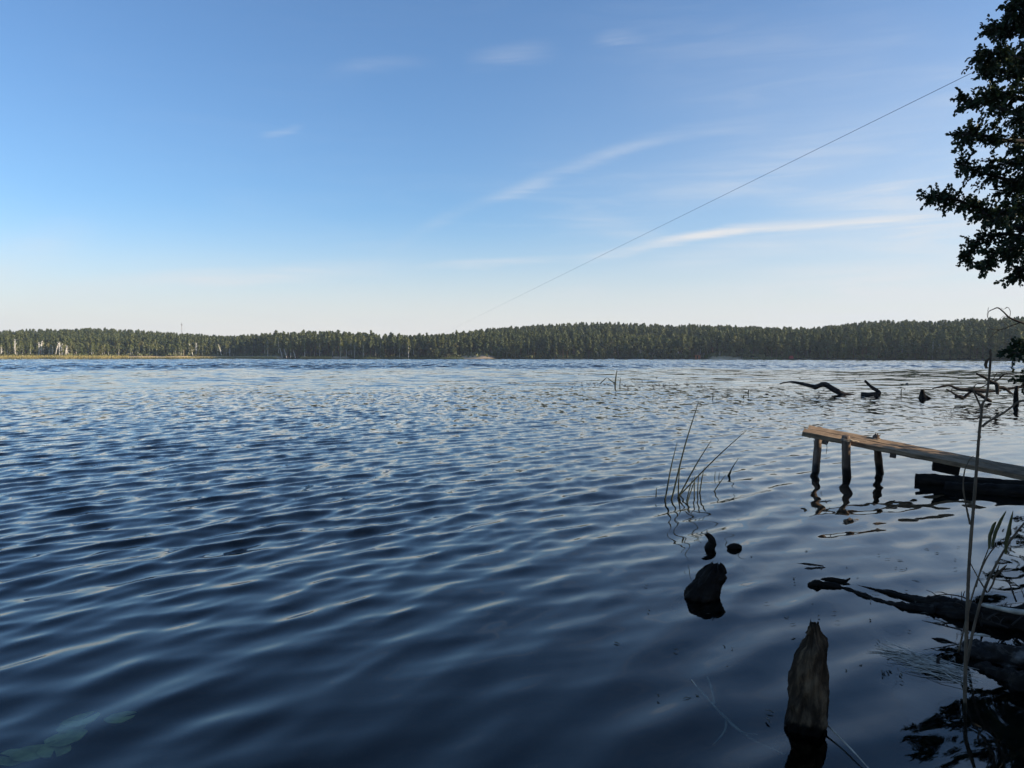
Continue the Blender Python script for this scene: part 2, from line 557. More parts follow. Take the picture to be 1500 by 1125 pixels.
# ------------------------------------------------------------------ ground (lake bed, banks, far hills: one sheet)
def build_ground():
    radii = np.concatenate([[0.02], np.geomspace(0.6, 60, 110), np.linspace(66, 380, 40), np.linspace(385, 1100, 260), np.geomspace(1120, 2000, 16)])
    th = np.concatenate([np.linspace(-math.pi, -0.75, 50)[:-1], np.linspace(-0.75, 0.9, 420), np.linspace(0.9, math.pi, 60)[1:]])
    Rr, T = np.meshgrid(radii, th, indexing='ij')
    X, Y = Rr * np.sin(T), Rr * np.cos(T)
    Z = ground_z(X, Y)
    px = th2px(T)
    s = Rr - shore_d(px)
    strip = np.zeros_like(s)
    for a, b, w, k in BEACH[1:]:
        strip = np.maximum(strip, sstep(a - 6, a + 6, px) * sstep(b + 6, b - 6, px) * sstep(w + 4, w, s) * (s > -6))
    sandm = np.clip(strip, 0, 1)
    me = poly_grid_mesh('ground', X, Y, Z, {'sand': sandm})
    m, g, out = mat('ground')
    at_ = g.n('ShaderNodeAttribute', attribute_name='sand')
    geo = g.n('ShaderNodeNewGeometry')
    n1 = g.noise(geo.outputs['Position'], 0.35, 6, 0.6)
    n2 = g.noise(geo.outputs['Position'], 3.0, 6, 0.6)
    sp = g.n('ShaderNodeSeparateXYZ'); g.link(geo.outputs['Position'], sp.inputs[0])
    soil = g.mixc(g.smooth(n1, 0.35, 0.65), (0.045, 0.050, 0.022, 1), (0.085, 0.072, 0.038, 1))
    soil = g.mixc(g.smooth(n2, 0.4, 0.7), soil, (0.04, 0.035, 0.022, 1))
    mud = g.mixc(g.smooth(n2, 0.35, 0.65), (0.004, 0.006, 0.005, 1), (0.010, 0.012, 0.010, 1))
    c = g.mixc(g.smooth(sp.outputs[2], -0.02, 0.10), mud, soil)
    c = g.mixc(g.m('MULTIPLY', at_.outputs['Fac'], g.smooth(n1, 0.25, 0.5, 0.6, 1.0)), c, (0.56, 0.41, 0.25, 1))
    principled(g, out, c, 0.95, 0.1, bump(g, n2, 0.5, 0.05))
    me.materials.append(m)
    o = bpy.data.objects.new('ground', me)
    COL.objects.link(o)
    tag(o, kind='structure')

build_ground()

# ------------------------------------------------------------------ water
def wave_components():
    rng = np.random.default_rng(11)
    comps = []
    base = math.atan2(-0.70, 0.72)
    for i in range(96):
        lam = math.exp(rng.uniform(math.log(0.14), math.log(3.2)))
        w = math.exp(-0.5 * ((math.log(lam) - math.log(0.39)) / 0.60) ** 2)
        spread = R(12) if lam > 0.5 else R(22)
        ang = base + rng.normal() * spread
        if i % 9 == 0:
            ang = base + rng.normal() * R(60); w *= 0.35
        comps.append((lam, ang, w, rng.uniform(0, 2 * math.pi)))
    tot = math.sqrt(sum(w * w / 2 for _, _, w, _ in comps))
    return [(l, a, w / tot, p) for l, a, w, p in comps]

WAVE_SLOPE = 0.148

def build_water():
    rads = np.concatenate([np.geomspace(1.2, 75, 900), np.arange(75.5, 180, .42), np.arange(180, 420, .8), np.arange(421, 720, 1.4), np.geomspace(722, 1500, 30)])
    th = np.linspace(R(-58), R(62), 900)
    Rr, T = np.meshgrid(rads, th, indexing='ij')
    X, Y = Rr * np.sin(T), Rr * np.cos(T)
    dr = np.gradient(rads)[:, None] * np.ones_like(T)
    dr = np.maximum(dr, Rr * (th[1] - th[0]))
    sd = near_sd(X, Y)
    # low frequency patchiness
    gust = 1 + 0.12 * np.sin(0.31 * X + 0.22 * Y + 1) * np.sin(0.17 * X - 0.27 * Y) + 0.07 * np.sin(0.071 * X + 0.11 * Y + 2)
    calm = 0.50 + 0.50 * sstep(1.0, 7.0, sd)
    left = sstep(0.12, -0.25, T)          # a little livelier towards open water
    edge = 4 * np.sin(T * 21) + 3 * np.sin(T * 47 + 1)
    lily = sstep(34, 58, Rr + edge) * sstep(140, 105, Rr + 2.5 * edge)
    # the sheltered right side carries the lily field nearer to the shore
    right_calm = sstep(0.05, 0.5, T) * sstep(14, 26, Rr) * sstep(160, 100, Rr)
    M = gust * calm * (1 - 0.76 * lily) * (1 - 0.30 * right_calm) * (0.9 + 0.2 * left)
    M *= np.where(Rr > 100, 1 + 0.35 * sstep(110, 150, Rr), 1.0)
    M *= 1 - .24 * sstep(7, 15, Rr) * sstep(110, 60, Rr)
    Zd = np.zeros_like(X); Dx = np.zeros_like(X); Dy = np.zeros_like(X)
    var = np.zeros_like(X)
    for lam, ang, s, p in wave_components():
        k = 2 * math.pi / lam
        f = sstep(2.2, 5.0, lam / dr)
        sh = M if lam > 0.45 else M * (0.3 + 0.7 * sstep(1.5, 9, sd))
        sl = s * WAVE_SLOPE * sh
        var += (1 - f ** 2) * sl ** 2 / 2
        if f.max() <= 0:
            continue
        cx, cy = math.cos(ang), math.sin(ang)
        ph = k * (X * cx + Y * cy) + p + 0.5 * np.sin(0.23 * X - 0.31 * Y + p)
        a = f * sl / k
        Zd += a * np.sin(ph)
        q = 1.0 * a * np.cos(ph)
        Dx += q * cx; Dy += q * cy
    # longer wind waves of the open lake
    rng = np.random.default_rng(4)
    far = sstep(34, 60, Rr + edge) * (1 - .40 * lily) * (.58 + 1.02 * sstep(104, 140, Rr + edge)) * (1 - .25 * right_calm)
    for i in range(26):
        lam = math.exp(rng.uniform(math.log(1.15), math.log(5.0)))
        ang = math.atan2(-.70, .72) + rng.normal() * R(26)
        k = 2 * math.pi / lam
        f = sstep(2.2, 4.0, lam / dr)
        sl = .036 * far * (1 + .4 * np.sin(.05 * X + .03 * Y + i))
        ph = k * (X * math.cos(ang) + Y * math.sin(ang)) + rng.uniform(0, 6.28) + .8 * np.sin(.06 * X - .09 * Y + i)
        a = f * sl / k
        Zd += a * np.sin(ph)
        Dx += .8 * a * np.cos(ph) * math.cos(ang); Dy += .8 * a * np.cos(ph) * math.sin(ang)
    rip = np.sqrt(var) * (1 - .75 * sstep(32, 60, Rr)) + 0.006 * np.clip(M, 0.3, 1)
    me = poly_grid_mesh('lake_water', X + Dx, Y + Dy, Zd, {'ripple': rip})
    m, g, out = mat('lake_water')
    at_ = g.n('ShaderNodeAttribute', attribute_name='ripple')
    geo = g.n('ShaderNodeNewGeometry')
    mp = g.n('ShaderNodeMapping'); g.link(geo.outputs['Position'], mp.inputs[0])
    mp.inputs['Rotation'].default_value = (0, 0, R(44))
    mp.inputs['Scale'].default_value = (3.2, 1.1, 1.0)
    col = g.noise(mp.outputs[0], 1.0, 3, 0.55, out='Color')
    v = g.vm('SUBTRACT', col, (0.5, 0.5, 0.5))
    sp = g.n('ShaderNodeSeparateXYZ'); g.link(v, sp.inputs[0])
    kx, ky = 0.72, -0.70
    n1, n2 = sp.outputs[0], g.m('MULTIPLY', sp.outputs[1], 0.55)
    cx = g.m('ADD', g.m('MULTIPLY', n1, kx), g.m('MULTIPLY', n2, -ky))
    cy = g.m('ADD', g.m('MULTIPLY', n1, ky), g.m('MULTIPLY', n2, kx))
    cb = g.n('ShaderNodeCombineXYZ'); g.link(cx, cb.inputs[0]); g.link(cy, cb.inputs[1])
    dv = g.vm('SCALE', cb.outputs[0], g.m('MULTIPLY', at_.outputs['Fac'], 7.5))
    N = g.vm('NORMALIZE', g.vm('ADD', geo.outputs['Normal'], dv))
    fr = g.n('ShaderNodeFresnel'); fr.inputs[0].default_value = 1.333; g.link(N, fr.inputs['Normal'])
    gl = g.n('ShaderNodeBsdfGlossy'); gl.inputs['Roughness'].default_value = 0.02; g.link(N, gl.inputs['Normal'])
    gl.inputs[0].default_value = (1, 1, 1, 1)
    rf = g.n('ShaderNodeBsdfRefraction'); rf.inputs['IOR'].default_value = 1.333
    rf.inputs['Color'].default_value = (0.66, 0.76, 0.72, 1); rf.inputs['Roughness'].default_value = 0.0
    g.link(N, rf.inputs['Normal'])
    mx = g.n('ShaderNodeMixShader'); g.link(fr.outputs[0], mx.inputs[0])
    g.link(rf.outputs[0], mx.inputs[1]); g.link(gl.outputs[0], mx.inputs[2])
    g.link(mx.outputs[0], out.inputs[0])
    me.materials.append(m)
    o = bpy.data.objects.new('lake_water', me)
    COL.objects.link(o)
    tag(o, kind='structure')

build_water()

# ------------------------------------------------------------------ far forest
def pine_parts(seed, h=15.0, slim=1.0, conic=False):
    rng = np.random.default_rng(seed)
    tr = MB()
    lean = rng.normal(size=2) * 0.25
    tube(tr, [(0, 0, -0.6), (lean[0] * .4, lean[1] * .4, h * .5), (lean[0], lean[1], h * .96)], [0.22, 0.15, 0.03], 6, 0.08, 1.0, seed)
    P, O, S = [], [], []
    t0 = 0.22 if conic else rng.uniform(0.36, 0.48)
    nb = 95 if conic else 66
    for i in range(nb):
        t = t0 + (1 - t0) * ((i + rng.uniform(0, 1)) / nb) ** 0.9
        u = (t - t0) / (1 - t0)
        rad = (2.1 * (1 - u) ** 0.85 + 0.15) if conic else 2.05 * math.sqrt(max(0.03, 1 - u ** 2.2)) * (0.55 + 0.45 * min(1, u * 4))
        rad *= slim * rng.uniform(0.55, 1.15)
        an = rng.uniform(0, 2 * math.pi)
        for k in range(6):
            q = rng.uniform(0.3, 1.0)
            P.append((lean[0] * t + math.cos(an) * rad * q + rng.normal() * .22, lean[1] * t + math.sin(an) * rad * q + rng.normal() * .22,
                      h * t + rng.normal() * .22 + (0.2 if conic else .3) * q))
            O.append((math.cos(an) * .6, math.sin(an) * .6, 0.8)); S.append(0.40 + .14 * (1 - u))
    cr = MB().quads(cards(np.array(P), np.array(S)[:, None], rng, np.array(O), 0.65))
    return tr, cr, M_PINEBARK, M_PINE

def birch_parts(seed, h=13.0, lean=0.0, sparse=1.0):
    rng = np.random.default_rng(seed)
    tr = MB()
    top = np.array([lean * h, rng.normal() * .3, h * .93])
    mid = top * .5 + np.array([rng.normal() * .2 - lean * .8, 0, 0])
    tube(tr, [(0, 0, -.5), tuple(mid), tuple(top)], [0.23, 0.17, 0.04], 6, 0.05, 1.0, seed)
    for i in range(5):
        t = rng.uniform(.45, .85); an = rng.uniform(0, 6.28); a = top * t
        tube(tr, [tuple(a), tuple(a + np.array([math.cos(an) * 1.0, math.sin(an) * 1.0, 1.1]))], [.05, .015], 4)
    P, O = [], []
    nb = int(62 * sparse)
    for i in range(nb):
        t = .34 + .66 * rng.uniform() ** .85
        u = (t - .34) / .66
        rad = 1.75 * math.sin(math.pi * min(1, .12 + .86 * u)) ** .8 * rng.uniform(.3, 1.1)
        an = rng.uniform(0, 6.28)
        c = top * t / .93
        for k in range(5):
            P.append((c[0] + math.cos(an) * rad + rng.normal() * .28, c[1] + math.sin(an) * rad + rng.normal() * .28, min(c[2], h) - abs(rng.normal()) * .55))
            O.append((math.cos(an), math.sin(an), .5))
    cr = MB().quads(cards(np.array(P), 0.36, rng, np.array(O), .7))
    return tr, cr, M_BIRCHBARK, M_BIRCHLEAF

def broad_parts(seed, h=10.0, w=3.0, low=.08):
    rng = np.random.default_rng(seed)
    tr = MB()
    tube(tr, [(0, 0, -.5), (rng.normal() * .2, rng.normal() * .2, h * .35), (rng.normal() * .4, rng.normal() * .4, h * .8)], [.24, .18, .05], 6, .1, 1, seed)
    P, O = [], []
    for i in range(24):
        u = rng.uniform(low, 1)
        rad = w * math.sqrt(max(.04, 1 - (2 * abs(u - .48)) ** 2.4)) * rng.uniform(.25, .85)
        an = rng.uniform(0, 6.28)
        c = np.array([math.cos(an) * rad, math.sin(an) * rad, u * h * .93])
        lr = rng.uniform(.55, 1.05) * w * .36
        d = rng.normal(size=(17, 3)); d /= np.linalg.norm(d, axis=1, keepdims=True)
        P.extend(c + d * lr * rng.uniform(.5, 1.05, (17, 1))); O.extend(d + np.array([0, 0, .4]))
    P = np.array(P); P[:, 2] = np.maximum(P[:, 2], .25)
    cr = MB().quads(cards(P, .46, rng, np.array(O), .8))
    return tr, cr, M_DARKBARK, M_BROAD

def bare_parts(seed, h=9.0, lean=0.0):
    rng = np.random.default_rng(seed)
    tr = MB()
    top = np.array([lean * h, 0, h])
    tube(tr, [(0, 0, -.5), tuple(top * .55 + np.array([rng.normal() * .25, 0, 0])), tuple(top)], [.34, .27, .10], 6, .1, 1, seed)
    cr = MB()
    for i in range(16):
        t = rng.uniform(.35, .98); an = rng.uniform(0, 6.28); l = rng.uniform(.7, 1.9) * (1.25 - t * .6)
        a = top * t
        b = a + np.array([math.cos(an) * l, math.sin(an) * l, l * rng.uniform(.3, 1.1)])
        tube(cr, [tuple(a), tuple((a + b) / 2 + np.array([0, 0, .1])), tuple(b)], [.10, .07, .03], 4)
    return tr, cr, M_BIRCHBARK, M_BIRCHBARK

class Kind:
    """one kind of tree: meshes for several variants, copied as Empty + trunk + crown"""
    def __init__(self, name, crown_name, makers):
        self.name, self.crown_name = name, crown_name
        self.var = []
        for mk in makers:
            tr, cr, mt, mc = mk
            self.var.append((tr.mesh('trunk', [mt]), cr.mesh(crown_name, [mc], False), tr, cr, mt, mc))
    def place(self, v, x, y, s, rz, label, cat, group, tilt=0.0):
        tm, cm = self.var[v % len(self.var)][:2]
        e = empty(self.name, (x, y, float(ground_z(x, y))), label, cat, group)
        e.scale = (s * 1.0, s * 1.0, s)
        e.rotation_euler = (0, tilt, rz)
        for nm, me in (('trunk', tm), (self.crown_name, cm)):
            o = bpy.data.objects.new(nm, me)
            COL.objects.link(o); o.parent = e
        return e
    def joined(self, v):
        tm, cm, tr, cr, mt, mc = self.var[v]
        mb = MB()
        for src, mi in ((tr, 0), (cr, 1)):
            off = mb.n
            for vv in src.v: mb.v.append(vv)
            mb.f.extend([[i + off for i in f] for f in src.f]); mb.uv.extend(src.uv); mb.mi.extend([mi] * len(src.f))
            mb.n += src.n
        return mb.mesh('forest_' + self.name, [mt, mc], False)

PINE = Kind('pine_tree', 'crown', [pine_parts(i, 15.0, (1.0, 1.25, .9, 1.1, 1.3, 1.0)[i], i == 0) for i in range(6)])
BIRCH = Kind('birch_tree', 'crown', [birch_parts(20 + i, 12.5) for i in range(4)])
BROAD = Kind('leafy_tree', 'crown', [broad_parts(40 + i, 9.0, 2.9) for i in range(4)])
BARE = Kind('bare_birch', 'bare_branches', [bare_parts(60 + i, 9.0, l) for i, l in enumerate((0.0, 0.05, 0.30, -0.28))])

SEGS = [(-1e9, 190, 'behind the yellow reed strip across the lake'),
        (190, 382, 'behind the narrow pale beach across the lake'),
        (382, 680, 'between the pale beach and the sandy clearing'),
        (680, 1005, 'between the sandy clearing and the orange shed'),
        (1005, 1165, 'around the orange shed and red boats'),
        (1165, 1e9, 'on the shaded shore past the red boats')]
def seg(px):
    for a, b, t in SEGS:
        if a <= px < b: return t

def shore_xy(px, s):
    th = math.atan((px - 750) / F)
    r = float(shore_d(np.array(px, float))) + s
    return r * math.sin(th), r * math.cos(th)

def build_forest():
    rng = random.Random(5)
    cnt = {'p': 0, 'b': 0, 'l': 0}
    # front ranks: individuals
    for row, s0 in enumerate((5, 10, 16, 23)):
        px = -70.0 + rng.uniform(0, 6)
        while px < 1580:
            D = float(shore_d(np.array(px)))
            left = px < 372
            s = s0 + rng.uniform(-2, 2) + (9 if px < 420 else 0)
            clear = (674 < px < 722 and s < 14) or (1012 < px < 1088 and s < 9) or (1098 < px < 1122 and s < 7)
            x, y = shore_xy(px, s)
            u = rng.random()
            if left:
                k = 'b' if u < .46 else ('p' if u < .58 else 'l')
            elif px < 660:
                k = 'p' if u < .62 else ('b' if u < .88 else 'l')
            else:
                k = 'p' if u < .58 else ('b' if u < .68 else 'l')
            if row == 0 and px > 640 and u > .45: k = 'l'
            if not clear:
                tall = 1.0
                if 382 < px < 560: tall = 1.08
                if left: tall = .72
                if px > 690: tall = .80
                if px > 1150: tall = .84
                if k == 'p' and cnt['p'] < 298:
                    PINE.place(rng.randrange(6), x, y, tall * rng.uniform(.72, 1.15), rng.uniform(0, 6.28), 'dark green shore pine ' + seg(px), 'tree', 'pines in the front ranks ' + seg(px)); cnt['p'] += 1
                elif k == 'b' and cnt['b'] < 280:
                    BIRCH.place(rng.randrange(4), x, y, tall * rng.uniform(.8, 1.1), rng.uniform(0, 6.28), 'slender pale trunked leafy birch ' + seg(px), 'tree', 'birches ' + seg(px)); cnt['b'] += 1
                elif cnt['l'] < 280:
                    sc = rng.uniform(.55, .95) if row < 2 else rng.uniform(.8, 1.25)
                    BROAD.place(rng.randrange(4), x, y, sc * (.85 if left else 1), rng.uniform(0, 6.28), 'rounded olive green tree ' + seg(px), 'tree', 'leafy trees in the front ranks ' + seg(px)); cnt['l'] += 1
            px += rng.uniform(2.6, 6.6) * F / D * .95
    print('front trees', cnt)
    # the bare white birches at the left and the other pale dead trunks
    for i, (px, s, v, sc, lab) in enumerate([(23, 10, 0, 1.30, 'tallest straight white bare birch trunk, standing alone above the yellow reeds'),
                                      (58, 8, 0, 1.10, 'upright white bare birch just before the leaning white cluster'),
                                      (61, 9, 1, 1.15, 'forked white bare birch beside the upright one before the leaning cluster'),
                                      (71, 8, 2, .95, 'slanting white bare birch between the upright pair and the white cluster'),
                                      (78, 8, 0, .8, 'short upright grey bare birch between the two leaning white birches'),
                                      (81, 7, 2, 1.05, 'most tilted white bare birch, leaning into the white cluster'),
                                      (88, 8, 0, 1.12, 'straight white bare birch in the middle of the pale cluster'),
                                      (93, 8, 3, 1.05, 'white bare birch leaning back across the heart of the white cluster'),
                                      (98, 8, 0, .85, 'shorter white bare birch at the far end of the white cluster'),
                                      (64, 9, 0, .75, 'short grey bare birch close behind the forked one'),
                                      (91, 10, 1, .95, 'forked white bare birch behind the middle of the white cluster'),
                                      (95, 9, 2, .80, 'short white bare birch tilting out of the white cluster'),
                                      (101, 9, 3, .60, 'broken white bare birch leaning back at the edge of the cluster'),
                                      (3, 9, 0, .72, 'short pale bare trunk at the photo edge above the reeds'),
                                      (12, 9, 0, .60, 'low pale bare trunk beside the tallest white birch'),
                                      (112, 8, 1, .55, 'low pale broken birch stub just past the white cluster'),
                                      (283, 8, 3, 1.0, 'white bare birch leaning over the middle of the narrow pale beach'),
                                      (288, 9, 0, 1.1, 'straight white bare birch above the narrow pale beach'),
                                      (325, 7, 3, 1.0, 'thick pale leaning birch trunk near the end of the pale beach'),
                                      (337, 5, 0, .62, 'short white dead trunk standing alone at the end of the pale beach'),
                                      (414, 6, 3, .75, 'longer of two pale leaning trunks beside the dark bushy trees'),
                                      (420, 6, 3, .70, 'shorter of two pale leaning trunks beside the dark bushy trees'),
                                      (433, 6, 3, .55, 'thin bare trunk leaning low beside the two pale leaning ones')]):
        x, y = shore_xy(px, s + (6 if px < 400 else -3))
        BARE.place(v, x, y, sc, 0.0, lab, 'bare tree', 'bare white trunks on the far shore')
    # single trees that stand out
    for px, s, k, v, sc, lab in [(1078, 9, BROAD, 0, 1.45, 'large rounded grey green tree standing out behind the sandy landing'),
                                 (1006, 6, BROAD, 1, .72, 'small pointed pale green tree just before the orange shed'),
                                 (1120, 14, BROAD, 2, 1.35, 'broad yellowish tree behind the red boats'),
                                 (1135, 10, BROAD, 3, 1.2, 'rounded yellow green tree just past the red boats'),
                                 (727, 7, BROAD, 2, .95, 'rounded brownish tree at the edge of the sandy clearing')]:
        x, y = shore_xy(px, s)
        k.place(v, x, y, sc, 1.0, lab, 'tree', None)
    # the wood behind, a mass
    tmpl = bpy.data.collections.new('forest_models')
    i = 0
    order = []
    for k, n in ((PINE, 6), (BIRCH, 4), (BROAD, 4)):
        for v in range(n):
            o = bpy.data.objects.new('forest_model_%02d' % i, k.joined(v)); tmpl.objects.link(o); order.append(k.name); i += 1
    pts, rot, sca, kin = [], [], [], []
    nrng = np.random.default_rng(9)
    px = nrng.uniform(-220, 1900, 40000)
    off, G = ridge(px)
    s = nrng.uniform(0, 1, len(px)) * (off + 60)
    D = shore_d(px)
    th = np.arctan((px - 750) / F)
    # thin by area so that density is even per square metre
    keep = nrng.uniform(0, 1, len(px)) < ((D + s) / (D + off + 60)) * (off + 60) / 400 * np.cos(th) ** 2 * (F / 1170)
    keep &= s > np.where(px < 420, 32, 25)
    px, s, D, th, off = px[keep], s[keep], D[keep], th[keep], off[keep]
    r = D + s
    X, Y = r * np.sin(th), r * np.cos(th)
    Z = ground_z(X, Y)
    clearing = (np.abs(px - 950) < 72) & (np.abs(s - off * .34) < off * .17)
    for j in range(len(px)):
        u = nrng.uniform()
        pale = nrng.uniform()
        if px[j] < 372: k = nrng.integers(0, 6) if u < .50 else (nrng.integers(6, 10) if u < .65 else nrng.integers(10, 14))
        elif clearing[j]: k = nrng.integers(6, 10)
        elif px[j] > 1230 and s[j] < off[j] * .75: k = nrng.integers(0, 6) if u < .5 else (nrng.integers(6, 10) if u < .68 else nrng.integers(10, 14))
        else: k = nrng.integers(0, 6) if u < .68 else (nrng.integers(6, 10) if u < .80 else nrng.integers(10, 14))
        sc = nrng.uniform(.72, 1.16)
        if k >= 10: sc *= 1.2
        sc *= .84
        if clearing[j]: sc *= .9
        pts.append((X[j], Y[j], Z[j])); rot.append(nrng.uniform(0, 6.28)); sca.append(sc); kin.append(int(k))
    print('wood trees', len(pts))
    me = bpy.data.meshes.new('far_wood')
    me.from_pydata(pts, [], [])
    for nm, ty, data in (('rot', 'FLOAT', rot), ('sca', 'FLOAT', sca), ('kin', 'INT', kin)):
        a = me.attributes.new(nm, ty, 'POINT'); a.data.foreach_set('value', data)
    o = bpy.data.objects.new('far_wood', me); COL.objects.link(o)
    tag(o, 'dense mixed wood of pines and birches covering the far hills behind the shore trees', 'forest', None, 'stuff')
    ng = bpy.data.node_groups.new('scatter_wood', 'GeometryNodeTree')
    ng.interface.new_socket('Geometry', in_out='INPUT', socket_type='NodeSocketGeometry')
    ng.interface.new_socket('Geometry', in_out='OUTPUT', socket_type='NodeSocketGeometry')
    nn, ll = ng.nodes, ng.links
    gi, go = nn.new('NodeGroupInput'), nn.new('NodeGroupOutput')
    ci = nn.new('GeometryNodeCollectionInfo'); ci.inputs[0].default_value = tmpl
    ci.inputs['Separate Children'].default_value = True; ci.inputs['Reset Children'].default_value = True
    ip = nn.new('GeometryNodeInstanceOnPoints'); ip.inputs['Pick Instance'].default_value = True
    def attr(nm, ty):
        a = nn.new('GeometryNodeInputNamedAttribute'); a.data_type = ty; a.inputs[0].default_value = nm
        return a.outputs[0]
    cx = nn.new('ShaderNodeCombineXYZ'); ll.new(attr('rot', 'FLOAT'), cx.inputs[2])
    ll.new(gi.outputs[0], ip.inputs['Points']); ll.new(ci.outputs[0], ip.inputs['Instance'])
    ll.new(attr('kin', 'INT'), ip.inputs['Instance Index']); ll.new(cx.outputs[0], ip.inputs['Rotation'])
    ll.new(attr('sca', 'FLOAT'), ip.inputs['Scale']); ll.new(ip.outputs[0], go.inputs[0])
    md = o.modifiers.new('scatter', 'NODES'); md.node_group = ng

build_forest()

# ------------------------------------------------------------------ far shore details
def blades(name, spots, h, w, m, label, cat, lean=.25):
    rng = np.random.default_rng(len(spots))
    P = np.array(spots)
    n = len(P)
    an = rng.uniform(0, 6.28, n)
    hh = h * rng.uniform(.55, 1.15, n)
    d = np.stack([np.cos(an), np.sin(an), np.zeros(n)], 1) * w
    tip = P + np.stack([rng.normal(size=n) * lean * hh, rng.normal(size=n) * lean * hh, hh], 1)
    midp = P * .45 + tip * .55
    q = np.stack([P - d * .5, P + d * .5, midp + d * .45, midp - d * .45], 1)
    q2 = np.stack([midp - d * .45, midp + d * .45, tip + d * .05, tip - d * .05], 1)
    mb = MB().quads(np.concatenate([q, q2]))
    o = mb.build(name, m, None, False)
    return tag(o, label, cat, None, 'stuff')

M_YREED = foliage_mat('yellow_reeds', [(0.40, 0.31, 0.10), (0.52, 0.40, 0.14), (0.34, 0.31, 0.11)], .3)
M_GREED = foliage_mat('green_sedge', [(0.09, 0.12, 0.035), (0.13, 0.15, 0.05)], .3)
def shore_details():
    rng = np.random.default_rng(3)
    sp = []
    for i in range(13600):
        px = rng.uniform(-90, 188) if i < 9500 else (rng.uniform(188, 262) if i < 10300 else (rng.uniform(262, 405) if i < 12600 else rng.uniform(440, 486)))
        x, y = shore_xy(px, rng.uniform(-3, 6 if px < 188 else 1.0))
        sp.append((x, y, max(float(ground_z(x, y)), -.2)))
    blades('reed_bed', sp, 1.6, .22, M_YREED, 'strip of yellow reeds along the waterline of the far low shore', 'reeds')
    sp = []
    for i in range(2600):
        px = rng.uniform(520, 680) if i < 1700 else rng.uniform(1088, 1145)
        x, y = shore_xy(px, rng.uniform(-1.5, 3))
        sp.append((x, y, max(float(ground_z(x, y)), -.2)))
    blades('sedge_fringe', sp, 1.0, .16, M_GREED, 'low green sedge fringe along the foot of the far pines', 'sedge')
    # undergrowth at the foot of the wood
    sp, nr = [], 5200
    for i in range(nr):
        px = rng.uniform(-90, 1600)
        x, y = shore_xy(px, rng.uniform(5 if px > 420 else 9, 26))
        sp.append((x, y, float(ground_z(x, y)) + rng.uniform(.1, 1.5)))
    mb = MB().quads(cards(np.array(sp), .8, rng, None))
    o = mb.build('undergrowth', M_BROAD, None, False)
    tag(o, 'dark bushy undergrowth below the trunks of the far shore wood', 'undergrowth', None, 'stuff')
    # orange shed: walls, roof, door
    m_or = plain_mat('orange_boards', (0.50, 0.16, 0.07), .7, .2, .2, 2)
    m_ro = plain_mat('brown_roof', (0.20, 0.075, 0.045), .8, .2, .2, 2)
    m_dk = plain_mat('dark_door', (0.05, 0.035, 0.03), .8, .2, .2, 2)
    x, y = shore_xy(1022, 2.0)
    e = empty('shore_shed', (x, y, float(ground_z(x, y)) - .1), 'small orange boarded shed with a low roof at the far waterline', 'shed')
    e.rotation_euler = (0, 0, R(-38))
    w = MB(); box(w, (0, 0, 1.0), (2.6, 2.0, 2.0)); w.build('wall', m_or, e, False)
    r = MB(); r.add([(-1.9, -1.3, 2.0), (1.5, -1.3, 2.0), (1.5, 1.3, 2.0), (-1.9, 1.3, 2.0), (-1.9, -1.3, 2.12), (1.5, -1.3, 2.12), (1.5, 1.3, 2.5), (-1.9, 1.3, 2.5)],
                    [[0, 3, 2, 1], [4, 5, 6, 7], [0, 1, 5, 4], [1, 2, 6, 5], [2, 3, 7, 6], [3, 0, 4, 7]]); r.build('roof', m_ro, e, False)
    dd = MB(); box(dd, (0.3, -1.02, .9), (.8, .05, 1.6)); dd.build('door', m_dk, e, False)
    # red boats drawn up on the landing
    m_red = plain_mat('red_hull', (0.42, 0.07, 0.05), .5, .3, .2, 2)
    m_pale = plain_mat('pale_hull', (0.60, 0.58, 0.54), .5, .3, .15, 2)
    def boat(px, s, L, m, label, rz, group=None, lift=0.05):
        x, y = shore_xy(px, s)
        mb = MB()
        prof = [(-.5, .16, .34), (-.35, .36, .30), (0, .46, .28), (.3, .34, .31), (.5, .03, .42)]
        vs, fs = [], []
        for (t, bw, hh) in prof:
            xx = t * L
            vs += [(xx, -bw, hh), (xx, -bw * .6, .02), (xx, bw * .6, .02), (xx, bw, hh), (xx, bw * .85, hh - .03), (xx, bw * .5, .07), (xx, -bw * .5, .07), (xx, -bw * .85, hh - .03)]
        for i in range(len(prof) - 1):
            for k in range(8):
                fs.append([i * 8 + k, i * 8 + (k + 1) % 8, (i + 1) * 8 + (k + 1) % 8, (i + 1) * 8 + k])
        fs += [list(range(8))[::-1], [32 + k for k in range(8)]]
        mb.add(vs, fs)
        e = empty('rowing_boat', (x, y, max(float(ground_z(x, y)), 0) + lift), label, 'boat', group)
        e.rotation_euler = (0, 0, rz)
        mb.build('hull', m, e, False)
        st = MB()
        for t in (-.22, .12): box(st, (t * L, 0, .24), (.22, .66, .035))
        st.build('bench_seat', m_dk, e, False)
    boat(1107, 2.5, 4.2, m_red, 'longer red rowing boat drawn up on the far landing', .15)
    boat(1116, 3.5, 4.0, m_red, 'shorter red rowing boat drawn up on the far landing', -.1)
    boat(895, -1.0, 4.0, m_pale, 'pale low boat lying at the waterline below the far dark wood', .05)
